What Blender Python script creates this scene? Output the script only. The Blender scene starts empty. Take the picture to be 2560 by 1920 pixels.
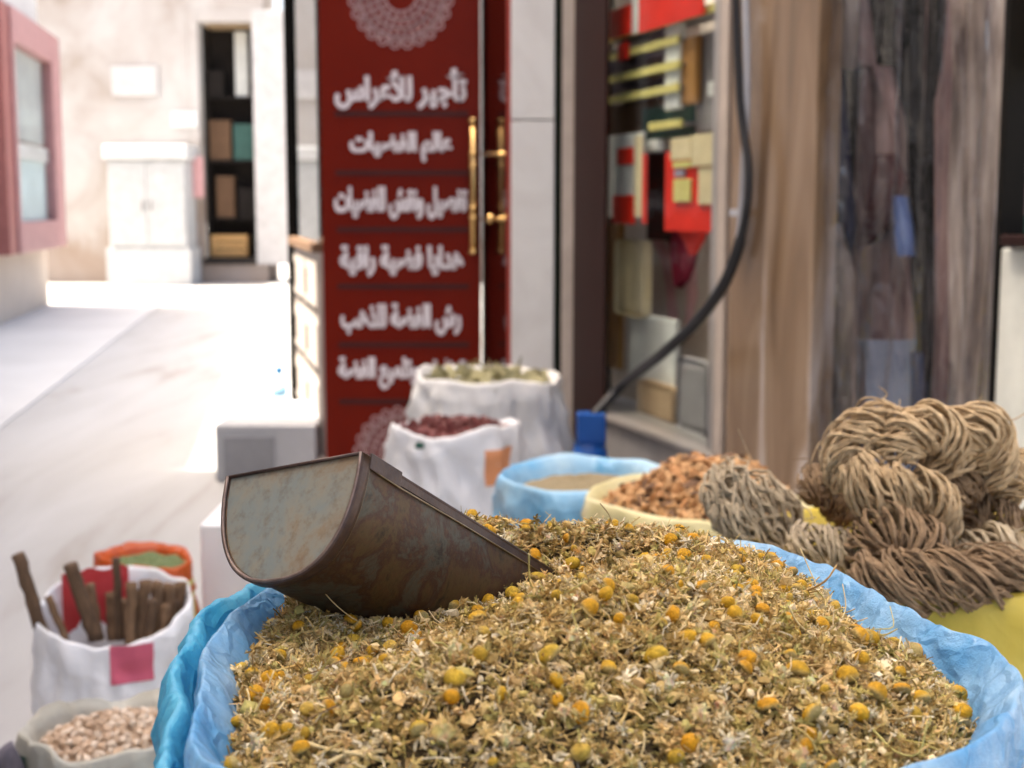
import bpy, bmesh, math, random
import numpy as np
from mathutils import Vector, Matrix, noise, Euler

rnd = random.Random(7)
rng = np.random.default_rng(11)
S = bpy.context.scene
COL = S.collection
R = math.radians

# ------------------------------------------------------------------ camera
H = 1.2                      # camera height over the alley floor
FPX = 3517.0                 # focal length in photo pixels (2560 wide)
PITCH = math.atan(450 / FPX)
cam = bpy.data.cameras.new('camera')
cam.sensor_width = 17.3
cam.lens = 17.3 * FPX / 2560
cam.clip_start = 0.05
cam.clip_end = 500
cam.dof.use_dof = True
cam.dof.focus_distance = 0.80
cam.dof.aperture_fstop = 5.4
cam_o = bpy.data.objects.new('camera', cam)
COL.objects.link(cam_o)
cam_o.location = (0, 0, H)
cam_o.rotation_euler = (math.pi / 2 - PITCH, 0, 0)
S.camera = cam_o

# ------------------------------------------------------------------ sky, sun, exposure
SUN_DIR = Vector((-0.46, 0.035, 0.887)).normalized()      # towards the sun
w = bpy.data.worlds.new('World')
S.world = w
w.use_nodes = True
nt = w.node_tree
bg = nt.nodes['Background']
sky = nt.nodes.new('ShaderNodeTexSky')
sky.sky_type = 'NISHITA'
sky.sun_disc = False
sky.sun_elevation = math.asin(SUN_DIR.z)
sky.sun_rotation = math.atan2(SUN_DIR.x, SUN_DIR.y)
sky.air_density = 0.7
sky.dust_density = 7.0
sky.ozone_density = 0.3
nt.links.new(sky.outputs[0], bg.inputs[0])
bg.inputs[1].default_value = 0.15
sun = bpy.data.lights.new('sun', 'SUN')
sun.energy = 4.0
sun.angle = R(0.6)
sun.color = (1.0, 0.965, 0.91)
sun_o = bpy.data.objects.new('sun', sun)
COL.objects.link(sun_o)
sun_o.rotation_euler = SUN_DIR.to_track_quat('Z', 'Y').to_euler()
S.view_settings.view_transform = 'Standard'
S.view_settings.look = 'None'
S.view_settings.gamma = 1
S.view_settings.exposure = 2.42
S.view_settings.use_white_balance = True          # the camera's white balance, set for open shade
S.view_settings.white_balance_temperature = 7050
S.view_settings.white_balance_tint = 8
S.cycles.use_denoising = True
S.cycles.max_bounces = 10
S.cycles.diffuse_bounces = 5
S.cycles.transparent_max_bounces = 16
S.cycles.caustics_reflective = False
S.cycles.caustics_refractive = False
S.cycles.sample_clamp_indirect = 8

# ------------------------------------------------------------------ helpers
FWD = Vector((0, math.cos(PITCH), -math.sin(PITCH)))
UP = Vector((0, math.sin(PITCH), math.cos(PITCH)))
RIGHT = Vector((1, 0, 0))
EYE = Vector((0, 0, H))


def ray(px, py):
    return FWD + RIGHT * ((px - 1280) / FPX) + UP * (-(py - 960) / FPX)


def at(px, py, Y):
    d = ray(px, py)
    return EYE + d * (Y / d.y)


def gz(px, py, z):
    d = ray(px, py)
    return EYE + d * ((z - H) / d.z)


def onplane(px, py, p, n):
    d = ray(px, py)
    return EYE + d * ((p - EYE).dot(n) / d.dot(n))


def tag(o, label=None, cat=None, group=None, kind=None):
    if label: o['label'] = label
    if cat: o['category'] = cat
    if group: o['group'] = group
    if kind: o['kind'] = kind
    return o


def empty(name, loc=(0, 0, 0), rot=(0, 0, 0), label=None, cat=None, group=None):
    o = bpy.data.objects.new(name, None)
    o.empty_display_size = 0.05
    COL.objects.link(o)
    o.location = loc
    o.rotation_euler = rot
    return tag(o, label, cat, group)


def link(name, me, mat=None, parent=None, loc=None, rot=None):
    o = bpy.data.objects.new(name, me)
    COL.objects.link(o)
    if mat and not me.materials:
        me.materials.append(mat)
    if parent: o.parent = parent
    if loc is not None: o.location = loc
    if rot is not None: o.rotation_euler = rot
    return o


def copy_tree(o, parent=None):
    c = o.copy()
    COL.objects.link(c)
    c.parent = parent
    for ch in o.children:
        copy_tree(ch, c)
    return c


def np_mesh(name, V, F, smooth=True, cols=None):
    """V (n,3), F (m,k) index array of one face size or list of such arrays"""
    if not isinstance(F, list): F = [F]
    F = [np.asarray(f, dtype=np.int32) for f in F if len(f)]
    me = bpy.data.meshes.new(name)
    V = np.asarray(V, dtype=np.float32)
    me.vertices.add(len(V))
    me.vertices.foreach_set('co', V.ravel())
    li = np.concatenate([f.ravel() for f in F])
    tot = np.concatenate([np.full(len(f), f.shape[1], np.int32) for f in F])
    st = np.concatenate([[0], np.cumsum(tot)[:-1]]).astype(np.int32)
    me.loops.add(len(li))
    me.loops.foreach_set('vertex_index', li)
    me.polygons.add(len(tot))
    me.polygons.foreach_set('loop_start', st)
    me.update(calc_edges=True)
    me.polygons.foreach_set('use_smooth', np.full(len(tot), smooth, bool))
    if cols is not None:
        a = me.color_attributes.new('col', 'FLOAT_COLOR', 'POINT')
        c = np.ones((len(V), 4), np.float32)
        c[:, :3] = cols
        a.data.foreach_set('color', c.ravel())
    me.update()
    return me


class MB:
    def __init__(s): s.v = []; s.f = []; s.c = []

    def add(s, V, F, col=None):
        b = len(s.v)
        s.v += [tuple(p) for p in V]
        s.f += [tuple(i + b for i in f) for f in F]
        s.c += [tuple(col) if col is not None else (1, 1, 1)] * len(V)
        return s

    def box(s, a, b, M=None):
        x0, y0, z0 = a; x1, y1, z1 = b
        V = [Vector(p) for p in ((x0, y0, z0), (x1, y0, z0), (x1, y1, z0), (x0, y1, z0),
                                 (x0, y0, z1), (x1, y0, z1), (x1, y1, z1), (x0, y1, z1))]
        if M: V = [M @ p for p in V]
        return s.add(V, [(0, 3, 2, 1), (4, 5, 6, 7), (0, 1, 5, 4), (1, 2, 6, 5), (2, 3, 7, 6), (3, 0, 4, 7)])

    def tube(s, pts, rad, n=8, cap=True, col=None, twist=0):
        V, F = tube_arrays(pts, rad, n, cap)
        return s.add(V, F, col)

    def lathe(s, prof, n=24, M=None, col=None):
        V = []; F = []
        for r, z in prof:
            for k in range(n):
                a = 2 * math.pi * k / n
                p = Vector((r * math.cos(a), r * math.sin(a), z))
                V.append(M @ p if M else p)
        for i in range(len(prof) - 1):
            for k in range(n):
                k2 = (k + 1) % n
                F.append((i * n + k, i * n + k2, (i + 1) * n + k2, (i + 1) * n + k))
        F.append(tuple(range(n - 1, -1, -1)))
        F.append(tuple((len(prof) - 1) * n + k for k in range(n)))
        return s.add(V, F, col)

    def mesh(s, name, smooth=False, bevel=0, cols=False):
        me = bpy.data.meshes.new(name)
        me.from_pydata(s.v, [], s.f)
        if cols:
            a = me.color_attributes.new('col', 'FLOAT_COLOR', 'POINT')
            arr = np.ones((len(s.v), 4), np.float32); arr[:, :3] = np.array(s.c)
            a.data.foreach_set('color', arr.ravel())
        if bevel:
            bm = bmesh.new(); bm.from_mesh(me)
            bmesh.ops.bevel(bm, geom=bm.edges[:], offset=bevel, segments=2, affect='EDGES', profile=0.6)
            bm.to_mesh(me); bm.free()
        for p in me.polygons: p.use_smooth = smooth
        me.update()
        return me

    def obj(s, name, mat, parent=None, smooth=False, bevel=0, cols=False, loc=None, rot=None):
        return link(name, s.mesh(name, smooth, bevel, cols), mat, parent, loc, rot)


def tube_arrays(pts, rad, n=8, cap=True):
    pts = [Vector(p) for p in pts]
    m = len(pts)
    if not hasattr(rad, '__len__'): rad = [rad] * m
    V = []; F = []
    up = None
    for i, p in enumerate(pts):
        t = (pts[min(i + 1, m - 1)] - pts[max(i - 1, 0)])
        t = t.normalized() if t.length > 1e-9 else Vector((0, 0, 1))
        if up is None:
            up = t.orthogonal().normalized()
        up = (up - t * up.dot(t))
        up = up.normalized() if up.length > 1e-6 else t.orthogonal().normalized()
        sd = t.cross(up)
        for k in range(n):
            a = 2 * math.pi * k / n
            V.append(p + (up * math.cos(a) + sd * math.sin(a)) * rad[i])
    for i in range(m - 1):
        for k in range(n):
            k2 = (k + 1) % n
            F.append((i * n + k, i * n + k2, (i + 1) * n + k2, (i + 1) * n + k))
    if cap:
        F.append(tuple(range(n - 1, -1, -1)))
        F.append(tuple((m - 1) * n + k for k in range(n)))
    return V, F


def spline(pts, n):
    """Catmull-Rom through pts, n samples"""
    P = [Vector(p) for p in pts]
    P = [P[0] * 2 - P[1]] + P + [P[-1] * 2 - P[-2]]
    out = []
    segs = len(P) - 3
    for i in range(n):
        t = i / (n - 1) * segs
        k = min(int(t), segs - 1); f = t - k
        a, b, c, d = P[k:k + 4]
        out.append(0.5 * (2 * b + (c - a) * f + (2 * a - 5 * b + 4 * c - d) * f * f + (3 * b - a - 3 * c + d) * f ** 3))
    return out


# ------------------------------------------------------------------ materials
def mat_new(name):
    m = bpy.data.materials.new(name)
    m.use_nodes = True
    return m, m.node_tree.nodes, m.node_tree.links, m.node_tree.nodes['Principled BSDF']


def ramp(N, L, src, stops, interp='LINEAR'):
    r = N.new('ShaderNodeValToRGB')
    r.color_ramp.interpolation = interp
    e = r.color_ramp.elements
    while len(e) < len(stops): e.new(0.5)
    for k, (p, c) in enumerate(stops):
        e[k].position = p
        e[k].color = (*c, 1) if len(c) == 3 else c
    L.new(src, r.inputs[0])
    return r


def nz(N, L, scale, detail=4, rough=0.55, vec=None, dist=0.0):
    n = N.new('ShaderNodeTexNoise')
    n.inputs['Scale'].default_value = scale
    n.inputs['Detail'].default_value = detail
    n.inputs['Roughness'].default_value = rough
    n.inputs['Distortion'].default_value = dist
    if vec: L.new(vec, n.inputs['Vector'])
    return n


def coords(N, L, scale=(1, 1, 1), kind='Object', rot=(0, 0, 0)):
    tc = N.new('ShaderNodeTexCoord'); mp = N.new('ShaderNodeMapping')
    mp.inputs['Scale'].default_value = scale
    mp.inputs['Rotation'].default_value = rot
    L.new(tc.outputs[kind], mp.inputs[0])
    return mp.outputs[0]


def bump(N, L, src, P, strength=0.3, dist=0.002):
    b = N.new('ShaderNodeBump')
    b.inputs['Strength'].default_value = strength
    b.inputs['Distance'].default_value = dist
    L.new(src, b.inputs['Height'])
    L.new(b.outputs[0], P.inputs['Normal'])
    return b


def noisy(name, stops, scale=5, rough=0.7, bumps=0.0, bdist=0.002, bscale=None, stretch=(1, 1, 1), metal=0.0, kind='Object', detail=5,
          dist=0.0, rot=(0, 0, 0), spec=0.5):
    m, N, L, P = mat_new(name)
    v = coords(N, L, stretch, kind, rot)
    n = nz(N, L, scale, detail, 0.6, v, dist)
    r = ramp(N, L, n.outputs[0], stops)
    L.new(r.outputs[0], P.inputs['Base Color'])
    P.inputs['Roughness'].default_value = rough
    P.inputs['Metallic'].default_value = metal
    P.inputs['Specular IOR Level'].default_value = spec
    if bumps:
        n2 = nz(N, L, bscale or scale * 4, 6, 0.6, v)
        bump(N, L, n2.outputs[0], P, bumps, bdist)
    return m


def plain(name, c, rough=0.6, metal=0.0, var=0.12, scale=8, spec=0.3):
    lo = tuple(x * (1 - var) for x in c); hi = tuple(min(1, x * (1 + var)) for x in c)
    return noisy(name, [(0.3, lo), (0.7, hi)], scale, rough, 0.08, 0.001, scale * 6, metal=metal, spec=spec)


def glass(name, tint=(0.95, 0.97, 0.97), ior=1.25, rough=0.02, bumps=0):
    m, N, L, P = mat_new(name)
    N.remove(P)
    out = N['Material Output']
    t = N.new('ShaderNodeBsdfTransparent'); t.inputs[0].default_value = (*tint, 1)
    g = N.new('ShaderNodeBsdfGlossy'); g.inputs['Roughness'].default_value = rough
    f = N.new('ShaderNodeLayerWeight'); f.inputs['Blend'].default_value = 0.5     # Facing = 1 - cos
    pw = N.new('ShaderNodeMath'); pw.operation = 'POWER'; pw.inputs[1].default_value = 5
    L.new(f.outputs['Facing'], pw.inputs[0])
    f0 = ((ior - 1) / (ior + 1)) ** 2
    sl = N.new('ShaderNodeMath'); sl.operation = 'MULTIPLY_ADD'; sl.inputs[1].default_value = (1 - f0) * min(1, f0 * 12 + 0.1); sl.inputs[2].default_value = f0
    L.new(pw.outputs[0], sl.inputs[0])
    mx = N.new('ShaderNodeMixShader')
    L.new(sl.outputs[0], mx.inputs[0]); L.new(t.outputs[0], mx.inputs[1]); L.new(g.outputs[0], mx.inputs[2])
    if bumps:
        v = coords(N, L, (3, 3, 1.1))
        n = nz(N, L, 3, 4, 0.55, v, 0.8)
        b = N.new('ShaderNodeBump'); b.inputs['Strength'].default_value = bumps; b.inputs['Distance'].default_value = 0.05
        L.new(n.outputs[0], b.inputs['Height']); L.new(b.outputs[0], g.inputs['Normal']); L.new(b.outputs[0], f.inputs['Normal'])
    L.new(mx.outputs[0], out.inputs[0])
    return m


def film(name, c0, c1, trans=0.35, rough=0.32, crease=0.5, scale=30, gloss=0.5):
    """thin woven or film plastic: diffuse and translucent with a soft sheen and creases"""
    m, N, L, P = mat_new(name)
    out = N['Material Output']
    v = coords(N, L)
    n = nz(N, L, scale * 0.35, 4, 0.6, v)
    r = ramp(N, L, n.outputs[0], [(0.3, c0), (0.7, c1)])
    L.new(r.outputs[0], P.inputs['Base Color'])
    P.inputs['Roughness'].default_value = rough
    P.inputs['Specular IOR Level'].default_value = gloss
    vo = N.new('ShaderNodeTexVoronoi'); vo.feature = 'DISTANCE_TO_EDGE'
    vo.inputs['Scale'].default_value = scale
    nd = nz(N, L, scale * 0.6, 3, 0.6, v)
    vm = N.new('ShaderNodeVectorMath'); vm.operation = 'MULTIPLY_ADD'
    vm.inputs[1].default_value = (0.04, 0.04, 0.04)
    L.new(nd.outputs['Color'], vm.inputs[0]); L.new(v, vm.inputs[2])
    L.new(vm.outputs[0], vo.inputs['Vector'])
    cr = ramp(N, L, vo.outputs['Distance'], [(0.0, (1, 1, 1)), (0.12, (0.25, 0.25, 0.25)), (0.6, (0, 0, 0))])
    ad = N.new('ShaderNodeMath'); ad.operation = 'MULTIPLY_ADD'; ad.inputs[1].default_value = 0.5
    n3 = nz(N, L, scale * 2, 5, 0.65, v)
    L.new(cr.outputs[0], ad.inputs[0]); L.new(n3.outputs[0], ad.inputs[2])
    b = bump(N, L, ad.outputs[0], P, crease, 0.003)
    tr = N.new('ShaderNodeBsdfTranslucent')
    L.new(r.outputs[0], tr.inputs[0]); L.new(b.outputs[0], tr.inputs['Normal'])
    mx = N.new('ShaderNodeMixShader'); mx.inputs[0].default_value = trans
    L.new(P.outputs[0], mx.inputs[1]); L.new(tr.outputs[0], mx.inputs[2])
    L.new(mx.outputs[0], out.inputs[0])
    return m


def attr_mat(name, rough=0.75, trans=0.0, fine=300, var=0.5, bumps=0.4, bdist=0.0004, spec=0.3):
    """colour from the mesh's own 'col' attribute, broken up by fine mottling"""
    m, N, L, P = mat_new(name)
    a = N.new('ShaderNodeAttribute'); a.attribute_name = 'col'
    v = coords(N, L, kind='Object')
    n = nz(N, L, fine, 3, 0.6, v)
    mr = N.new('ShaderNodeMapRange')
    mr.inputs['To Min'].default_value = 1 - var; mr.inputs['To Max'].default_value = 1 + var
    L.new(n.outputs[0], mr.inputs[0])
    mu = N.new('ShaderNodeVectorMath'); mu.operation = 'SCALE'
    L.new(a.outputs['Color'], mu.inputs[0]); L.new(mr.outputs[0], mu.inputs['Scale'])
    L.new(mu.outputs[0], P.inputs['Base Color'])
    P.inputs['Roughness'].default_value = rough
    P.inputs['Specular IOR Level'].default_value = spec
    bump(N, L, n.outputs[0], P, bumps, bdist)
    if trans:
        out = N['Material Output']
        tr = N.new('ShaderNodeBsdfTranslucent'); L.new(mu.outputs[0], tr.inputs[0])
        mx = N.new('ShaderNodeMixShader'); mx.inputs[0].default_value = trans
        L.new(P.outputs[0], mx.inputs[1]); L.new(tr.outputs[0], mx.inputs[2]); L.new(mx.outputs[0], out.inputs[0])
    return m


M = {}
M['paving'] = noisy('alley_paving', [(0.33, (0.28, 0.255, 0.23)), (0.44, (0.345, 0.335, 0.325)), (0.7, (0.40, 0.395, 0.39))], 1.3, 0.75, 0.25, 0.004, 60,
                    stretch=(2.2, 0.35, 1), rot=(0, 0, R(-9)), dist=0.6)
M['pavement'] = noisy('light_pavement', [(0.3, (0.46, 0.45, 0.435)), (0.7, (0.54, 0.53, 0.515))], 1.2, 0.75, 0.2, 0.003, 60)
M['cream'] = noisy('cream_render', [(0.3, (0.42, 0.355, 0.295)), (0.7, (0.50, 0.43, 0.365))], 1.5, 0.85, 0.2, 0.003, 40)
M['white_wall'] = noisy('white_render', [(0.3, (0.45, 0.44, 0.43)), (0.7, (0.52, 0.51, 0.50))], 1.5, 0.85, 0.2, 0.003, 40)
M['pink'] = plain('pink_painted_metal', (0.36, 0.185, 0.185), 0.45)
M['pink_dark'] = plain('dark_pink_painted_metal', (0.27, 0.095, 0.085), 0.5)
M['blue_wall'] = plain('pale_blue_blind', (0.42, 0.5, 0.52), 0.6, var=0.2, scale=2)
M['grey_blind'] = plain('grey_blind', (0.3, 0.31, 0.31), 0.6, var=0.25, scale=2)
M['glass'] = glass('window_glass')
M['mirror_glass'] = glass('vitrine_glass', (0.55, 0.55, 0.55), 1.9)
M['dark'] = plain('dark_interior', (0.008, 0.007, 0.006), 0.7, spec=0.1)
M['grey_dark'] = plain('charcoal', (0.025, 0.021, 0.019), 0.7, spec=0.1)
M['red'] = noisy('dark_red_lacquer', [(0.3, (0.135, 0.006, 0.001)), (0.7, (0.175, 0.010, 0.002))], 1.2, 0.35, 0.05, 0.001, 30, spec=0.12)
M['red_groove'] = plain('dark_red_groove', (0.055, 0.004, 0.003), 0.5)
M['red_jamb'] = plain('red_jamb_paint', (0.26, 0.04, 0.03), 0.4)
M['letter'] = plain('white_lettering', (0.78, 0.72, 0.74), 0.5)
M['lace'] = plain('pale_pink_ornament', (0.60, 0.40, 0.40), 0.5)
M['brass'] = plain('brass', (0.75, 0.48, 0.20), 0.25, metal=1.0)
M['marble'] = noisy('white_marble', [(0.35, (0.70, 0.68, 0.66)), (0.55, (0.77, 0.76, 0.74)), (0.75, (0.79, 0.78, 0.76))], 2.0, 0.3, 0.05, 0.001, 20, dist=1.5)
M['beige_trim'] = plain('beige_trim', (0.42, 0.36, 0.32), 0.5)
M['green_dark'] = plain('dark_green_rubber', (0.012, 0.015, 0.010), 0.6, spec=0.1)
M['brown_frame'] = plain('dark_brown_frame', (0.022, 0.0075, 0.0055), 0.35, spec=0.15)
M['steel'] = plain('light_grey_pipe', (0.42, 0.43, 0.47), 0.4, metal=0.3)
M['hose'] = plain('black_rubber_hose', (0.02, 0.02, 0.023), 0.45)
M['blue_plastic'] = plain('blue_plastic', (0.005, 0.07, 0.30), 0.4)
M['metal_frame'] = plain('aluminium', (0.42, 0.40, 0.38), 0.35, metal=0.6)
M['yellow_strip'] = plain('yellow_shelf_edge', (0.62, 0.56, 0.20), 0.5)
M['cream_box'] = plain('cream_card', (0.66, 0.56, 0.34), 0.6)
M['white_box'] = plain('white_card', (0.68, 0.70, 0.66), 0.5)
M['red_box'] = plain('bright_red_card', (0.72, 0.025, 0.012), 0.5)
M['pink_cloth'] = plain('pink_cloth', (0.50, 0.28, 0.28), 0.9)
M['crimson_cloth'] = plain('crimson_cloth', (0.30, 0.02, 0.05), 0.9)
M['teal_box'] = plain('teal_card', (0.05, 0.13, 0.11), 0.5)
M['lilac_box'] = plain('lilac_card', (0.33, 0.29, 0.36), 0.5)
M['orange_box'] = plain('orange_card', (0.40, 0.20, 0.06), 0.5)
M['brown_box'] = plain('brown_card', (0.16, 0.09, 0.05), 0.7)
M['tan_box'] = plain('tan_card', (0.42, 0.30, 0.18), 0.7)
M['grey_box'] = plain('grey_card', (0.27, 0.26, 0.26), 0.6)
M['navy'] = plain('navy_cloth', (0.02, 0.03, 0.10), 0.9)
M['blue_cloth'] = plain('blue_cloth', (0.06, 0.12, 0.33), 0.9)
M['mauve_cloth'] = noisy('mauve_cloth', [(0.35, (0.16, 0.10, 0.105)), (0.65, (0.40, 0.28, 0.27))], 9, 0.95, 0.3, 0.004, 60, stretch=(1, 1, 0.25))
M['taupe_cloth'] = noisy('taupe_cloth', [(0.35, (0.10, 0.075, 0.07)), (0.5, (0.36, 0.30, 0.27)), (0.65, (0.60, 0.54, 0.50))], 7, 0.9, 0.3, 0.004, 60, stretch=(3, 3, 0.3))
M['sky_cloth'] = plain('pale_blue_cloth', (0.48, 0.54, 0.66), 0.8)
M['slate_cloth'] = plain('slate_blue_cloth', (0.22, 0.26, 0.36), 0.9)
M['maroon_cloth'] = plain('maroon_cloth', (0.055, 0.014, 0.016), 0.9)
M['stone'] = noisy('brown_veined_stone', [(0.25, (0.10, 0.058, 0.028)), (0.44, (0.20, 0.125, 0.07)), (0.57, (0.27, 0.185, 0.12)), (0.70, (0.46, 0.40, 0.37))],
                   2.0, 0.28, 0.05, 0.001, 30, stretch=(3.4, 3.4, 0.55), dist=1.4)
M['wood_crate'] = noisy('pale_crate_wood', [(0.3, (0.50, 0.28, 0.10)), (0.7, (0.62, 0.38, 0.16))], 6, 0.7, 0.2, 0.002, 40, stretch=(0.3, 1, 4))
M['enamel'] = plain('white_cabinet_enamel', (0.40, 0.41, 0.415), 0.45)
M['enamel_lid'] = plain('white_cabinet_lid', (0.50, 0.51, 0.515), 0.4)
M['stone_far'] = noisy('weathered_pink_stone', [(0.25, (0.23, 0.185, 0.15)), (0.42, (0.32, 0.29, 0.27)), (0.6, (0.38, 0.365, 0.355)), (0.8, (0.42, 0.41, 0.41))],
                       0.9, 0.9, 0.4, 0.01, 12, dist=0.5)
def damp_foot(m):
    N, L = m.node_tree.nodes, m.node_tree.links
    P = N['Principled BSDF']
    src = P.inputs['Base Color'].links[0].from_socket
    tc = N.new('ShaderNodeTexCoord'); sp = N.new('ShaderNodeSeparateXYZ'); L.new(tc.outputs['Object'], sp.inputs[0])
    n = nz(N, L, 1.4, 5, 0.65, coords(N, L, (1, 1, 0.35)))
    a = N.new('ShaderNodeMath'); a.operation = 'MULTIPLY_ADD'; a.inputs[1].default_value = 3.2; L.new(n.outputs[0], a.inputs[0])
    b = N.new('ShaderNodeMath'); b.operation = 'MULTIPLY'; b.inputs[1].default_value = -1.0; L.new(sp.outputs['Z'], b.inputs[0]); L.new(b.outputs[0], a.inputs[2])
    r = ramp(N, L, a.outputs[0], [(0.45, (0, 0, 0)), (0.95, (0.5, 0.5, 0.5))])
    mx = N.new('ShaderNodeMixRGB'); mx.inputs[2].default_value = (0.19, 0.105, 0.055, 1)
    L.new(r.outputs[0], mx.inputs[0]); L.new(src, mx.inputs[1]); L.new(mx.outputs[0], P.inputs['Base Color'])


damp_foot(M['stone_far'])
M['ledge'] = plain('grey_stone_ledge', (0.40, 0.40, 0.41), 0.6, var=0.15, scale=2)
M['ledge_dark'] = plain('grey_stone_panel', (0.26, 0.26, 0.27), 0.6)
M['pale_board'] = plain('pale_board', (0.42, 0.41, 0.41), 0.7)
M['canvas'] = plain('pale_canvas', (0.62, 0.58, 0.5), 0.9)

# ------------------------------------------------------------------ ground
def quad_sheet(name, pts, z, mat):
    me = bpy.data.meshes.new(name)
    me.from_pydata([(x, y, z) for x, y in pts], [], [tuple(range(len(pts)))])
    o = link(name, me, mat)
    o['kind'] = 'structure'
    return o


AL = -0.156                    # alley direction: dx per metre of depth


def lx(x0, y):                 # an alley-parallel line given by its x at y = 7.6
    return x0 + AL * (y - 7.6)


quad_sheet('ground', [(-60, -30), (60, -30), (60, 90), (-60, 90)], 0.0, M['paving'])
mb = MB()
V = []
for y in (-12, 17.5):
    V += [(lx(-4.3, y), y, -0.05), (lx(-2.77, y), y, -0.05), (lx(-2.77, y), y, 0.012), (lx(-4.3, y), y, 0.012)]
mb.add(V, [(0, 1, 2, 3), (7, 6, 5, 4), (3, 2, 6, 7), (1, 5, 6, 2), (0, 3, 7, 4)])
o = mb.obj('pavement', M['pavement'])
o['kind'] = 'structure'

# ------------------------------------------------------------------ left building with pink bay window
lb = empty('left_building', (lx(-4.1, 7), 7, 0), label='pale rendered building with a pink framed bay window along the alley', cat='building')
lb_ang = math.atan2(1, AL) - math.pi / 2      # local y along the alley


def LB(x0, y):
    return Vector((lx(x0, y), y, 0))


def lbpt(px, py, x0):
    n = Vector((1, -AL, 0)).normalized()
    return onplane(px, py, LB(x0, 7.6), n)


def slab_lb(name, y0, y1, x0, x1, z0, z1, mat, bevel=0.0, parent=lb):
    V = []
    for y in (y0, y1):
        V += [(lx(x0, y), y, z0), (lx(x1, y), y, z0), (lx(x1, y), y, z1), (lx(x0, y), y, z1)]
    m = MB().add([Vector(p) - lb.location for p in V], [(0, 1, 2, 3), (7, 6, 5, 4), (3, 2, 6, 7), (1, 5, 6, 2), (0, 3, 7, 4), (0, 4, 5, 1)])
    return m.obj(name, mat, parent, bevel=bevel)


BAY = -3.85
slab_lb('wall', 6.5, 16.8, -9, -4.1, -0.1, 0.70, M['cream'])
slab_lb('upper_wall', 6.5, 16.8, -9, -4.1, 3.12, 4.75, M['white_wall'])
slab_lb('wall', 6.5, 13.85, -9, -4.1, 0.702, 3.118, M['white_wall'])
slab_lb('wall', -14, 6.49, -9, -4.12, -0.1, 10.5, M['cream'])  # unseen stretch, its height set to throw shade over the foreground
for y0, y1, z1 in ((0.6, 1.7, 2.7), (2.3, 3.3, 2.8), (3.9, 4.7, 2.5), (5.2, 6.2, 2.9)):  # unseen black panels, pilasters and awnings added for reflections in the plastic curtain
    d_ = slab_lb('added_dark_opening', y0, y1, -4.2, -4.10, 0.04, z1, M['dark'])
    slab_lb('added_pilaster', y1 + 0.04, y1 + 0.26, -4.2, -4.02, 0.04, 3.1, M['white_wall'], 0.01, lb)
    slab_lb('added_awning', y0 - 0.1, y1 + 0.3, -4.15, -3.7, 3.12, 3.2, M['slate_cloth'], 0.01, lb)
    slab_lb('added_dark_window', y0, y0 + 0.7, -4.2, -4.10, 4.6, 6.0, M['dark'], 0, lb)
slab_lb('bay_side', 13.55, 13.9, -5.5, BAY - 0.03, 0.71, 3.12, M['pink_dark'], 0.01)
fr = slab_lb('window', 13.92, 14.03, -4.3, BAY, 0.71, 3.11, M['pink'], 0.01)
for nm, y0, y1, z0, z1 in (('frame', 16.2, 16.78, 0.71, 3.11), ('frame', 14.04, 16.19, 2.78, 3.11), ('frame', 14.04, 16.19, 0.71, 1.02)):
    slab_lb(nm, y0, y1, -4.3, BAY, z0, z1, M['pink'], 0.01, fr)
slab_lb('pane', 14.04, 16.19, -3.93, -3.92, 1.02, 2.78, M['glass'], 0, fr)
slab_lb('blind', 14.04, 16.19, -4.05, -3.97, 1.86, 2.78, M['grey_blind'], 0, fr)
slab_lb('blind', 14.04, 16.19, -4.05, -3.97, 1.02, 1.70, M['blue_wall'], 0, fr)
slab_lb('rail', 14.04, 16.19, -3.96, -3.93, 1.66, 1.82, M['white_wall'], 0.01, fr)

# ------------------------------------------------------------------ far building across the end of the alley
YF = 21.6
fb = empty('far_building', (-6, YF, 0), label='weathered pinkish stone building closing the far end of the alley', cat='building')


def fx(px, Y=YF): return at(px, 500, Y).x
def fzz(py, Y=YF): return at(1000, py, Y).z


d0, d1, dz0, dz1 = fx(505), fx(640), fzz(645), fzz(55)


def fbox(name, x0, x1, y0, y1, z0, z1, mat, bevel=0.0, parent=fb):
    m = MB().box(Vector((x0, y0, z0)) - fb.location, Vector((x1, y1, z1)) - fb.location)
    return m.obj(name, mat, parent, bevel=bevel)


fbox('wall', -18, d0 - 0.16, YF, YF + 1, -0.1, 4.85, M['stone_far'])
fbox('wall', d1 + 0.552, 3, YF, YF + 1, -0.1, 4.85, M['stone_far'])
fbox('wall', d0 - 0.159, d1 + 0.159, YF, YF + 1, dz1 + 0.17, 4.848, M['stone_far'])
fbox('wall', d0 - 0.159, d1 + 0.159, YF, YF + 1, -0.1, dz0 - 0.10, M['stone_far'])
dr = fbox('doorway', d0 - 0.02, d1 + 0.02, YF + 0.9, YF + 1.1, dz0 - 0.1, dz1 + 0.1, M['grey_dark'])
fbox('frame', d0 - 0.155, d0, YF - 0.01, YF + 0.3, dz0 - 0.098, dz1 + 0.168, M['stone_far'], 0.01, dr)
fbox('frame', d1, d1 + 0.55, YF - 0.05, YF + 0.3, dz0 - 0.098, dz1 + 0.168, M['pale_board'], 0.01, dr)
fbox('lintel', d0 + 0.002, d1 - 0.002, YF - 0.01, YF + 0.3, dz1 + 0.002, dz1 + 0.166, M['stone_far'], 0.01, dr)
fbox('sill', d0 + 0.002, d1 - 0.002, YF - 0.05, YF + 0.85, dz0 - 0.096, dz0, M['grey_dark'], 0.01, dr)
fbox('lining', d0, d0 + 0.02, YF + 0.3, YF + 0.88, dz0, dz1, M['grey_dark'], 0, dr)
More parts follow.
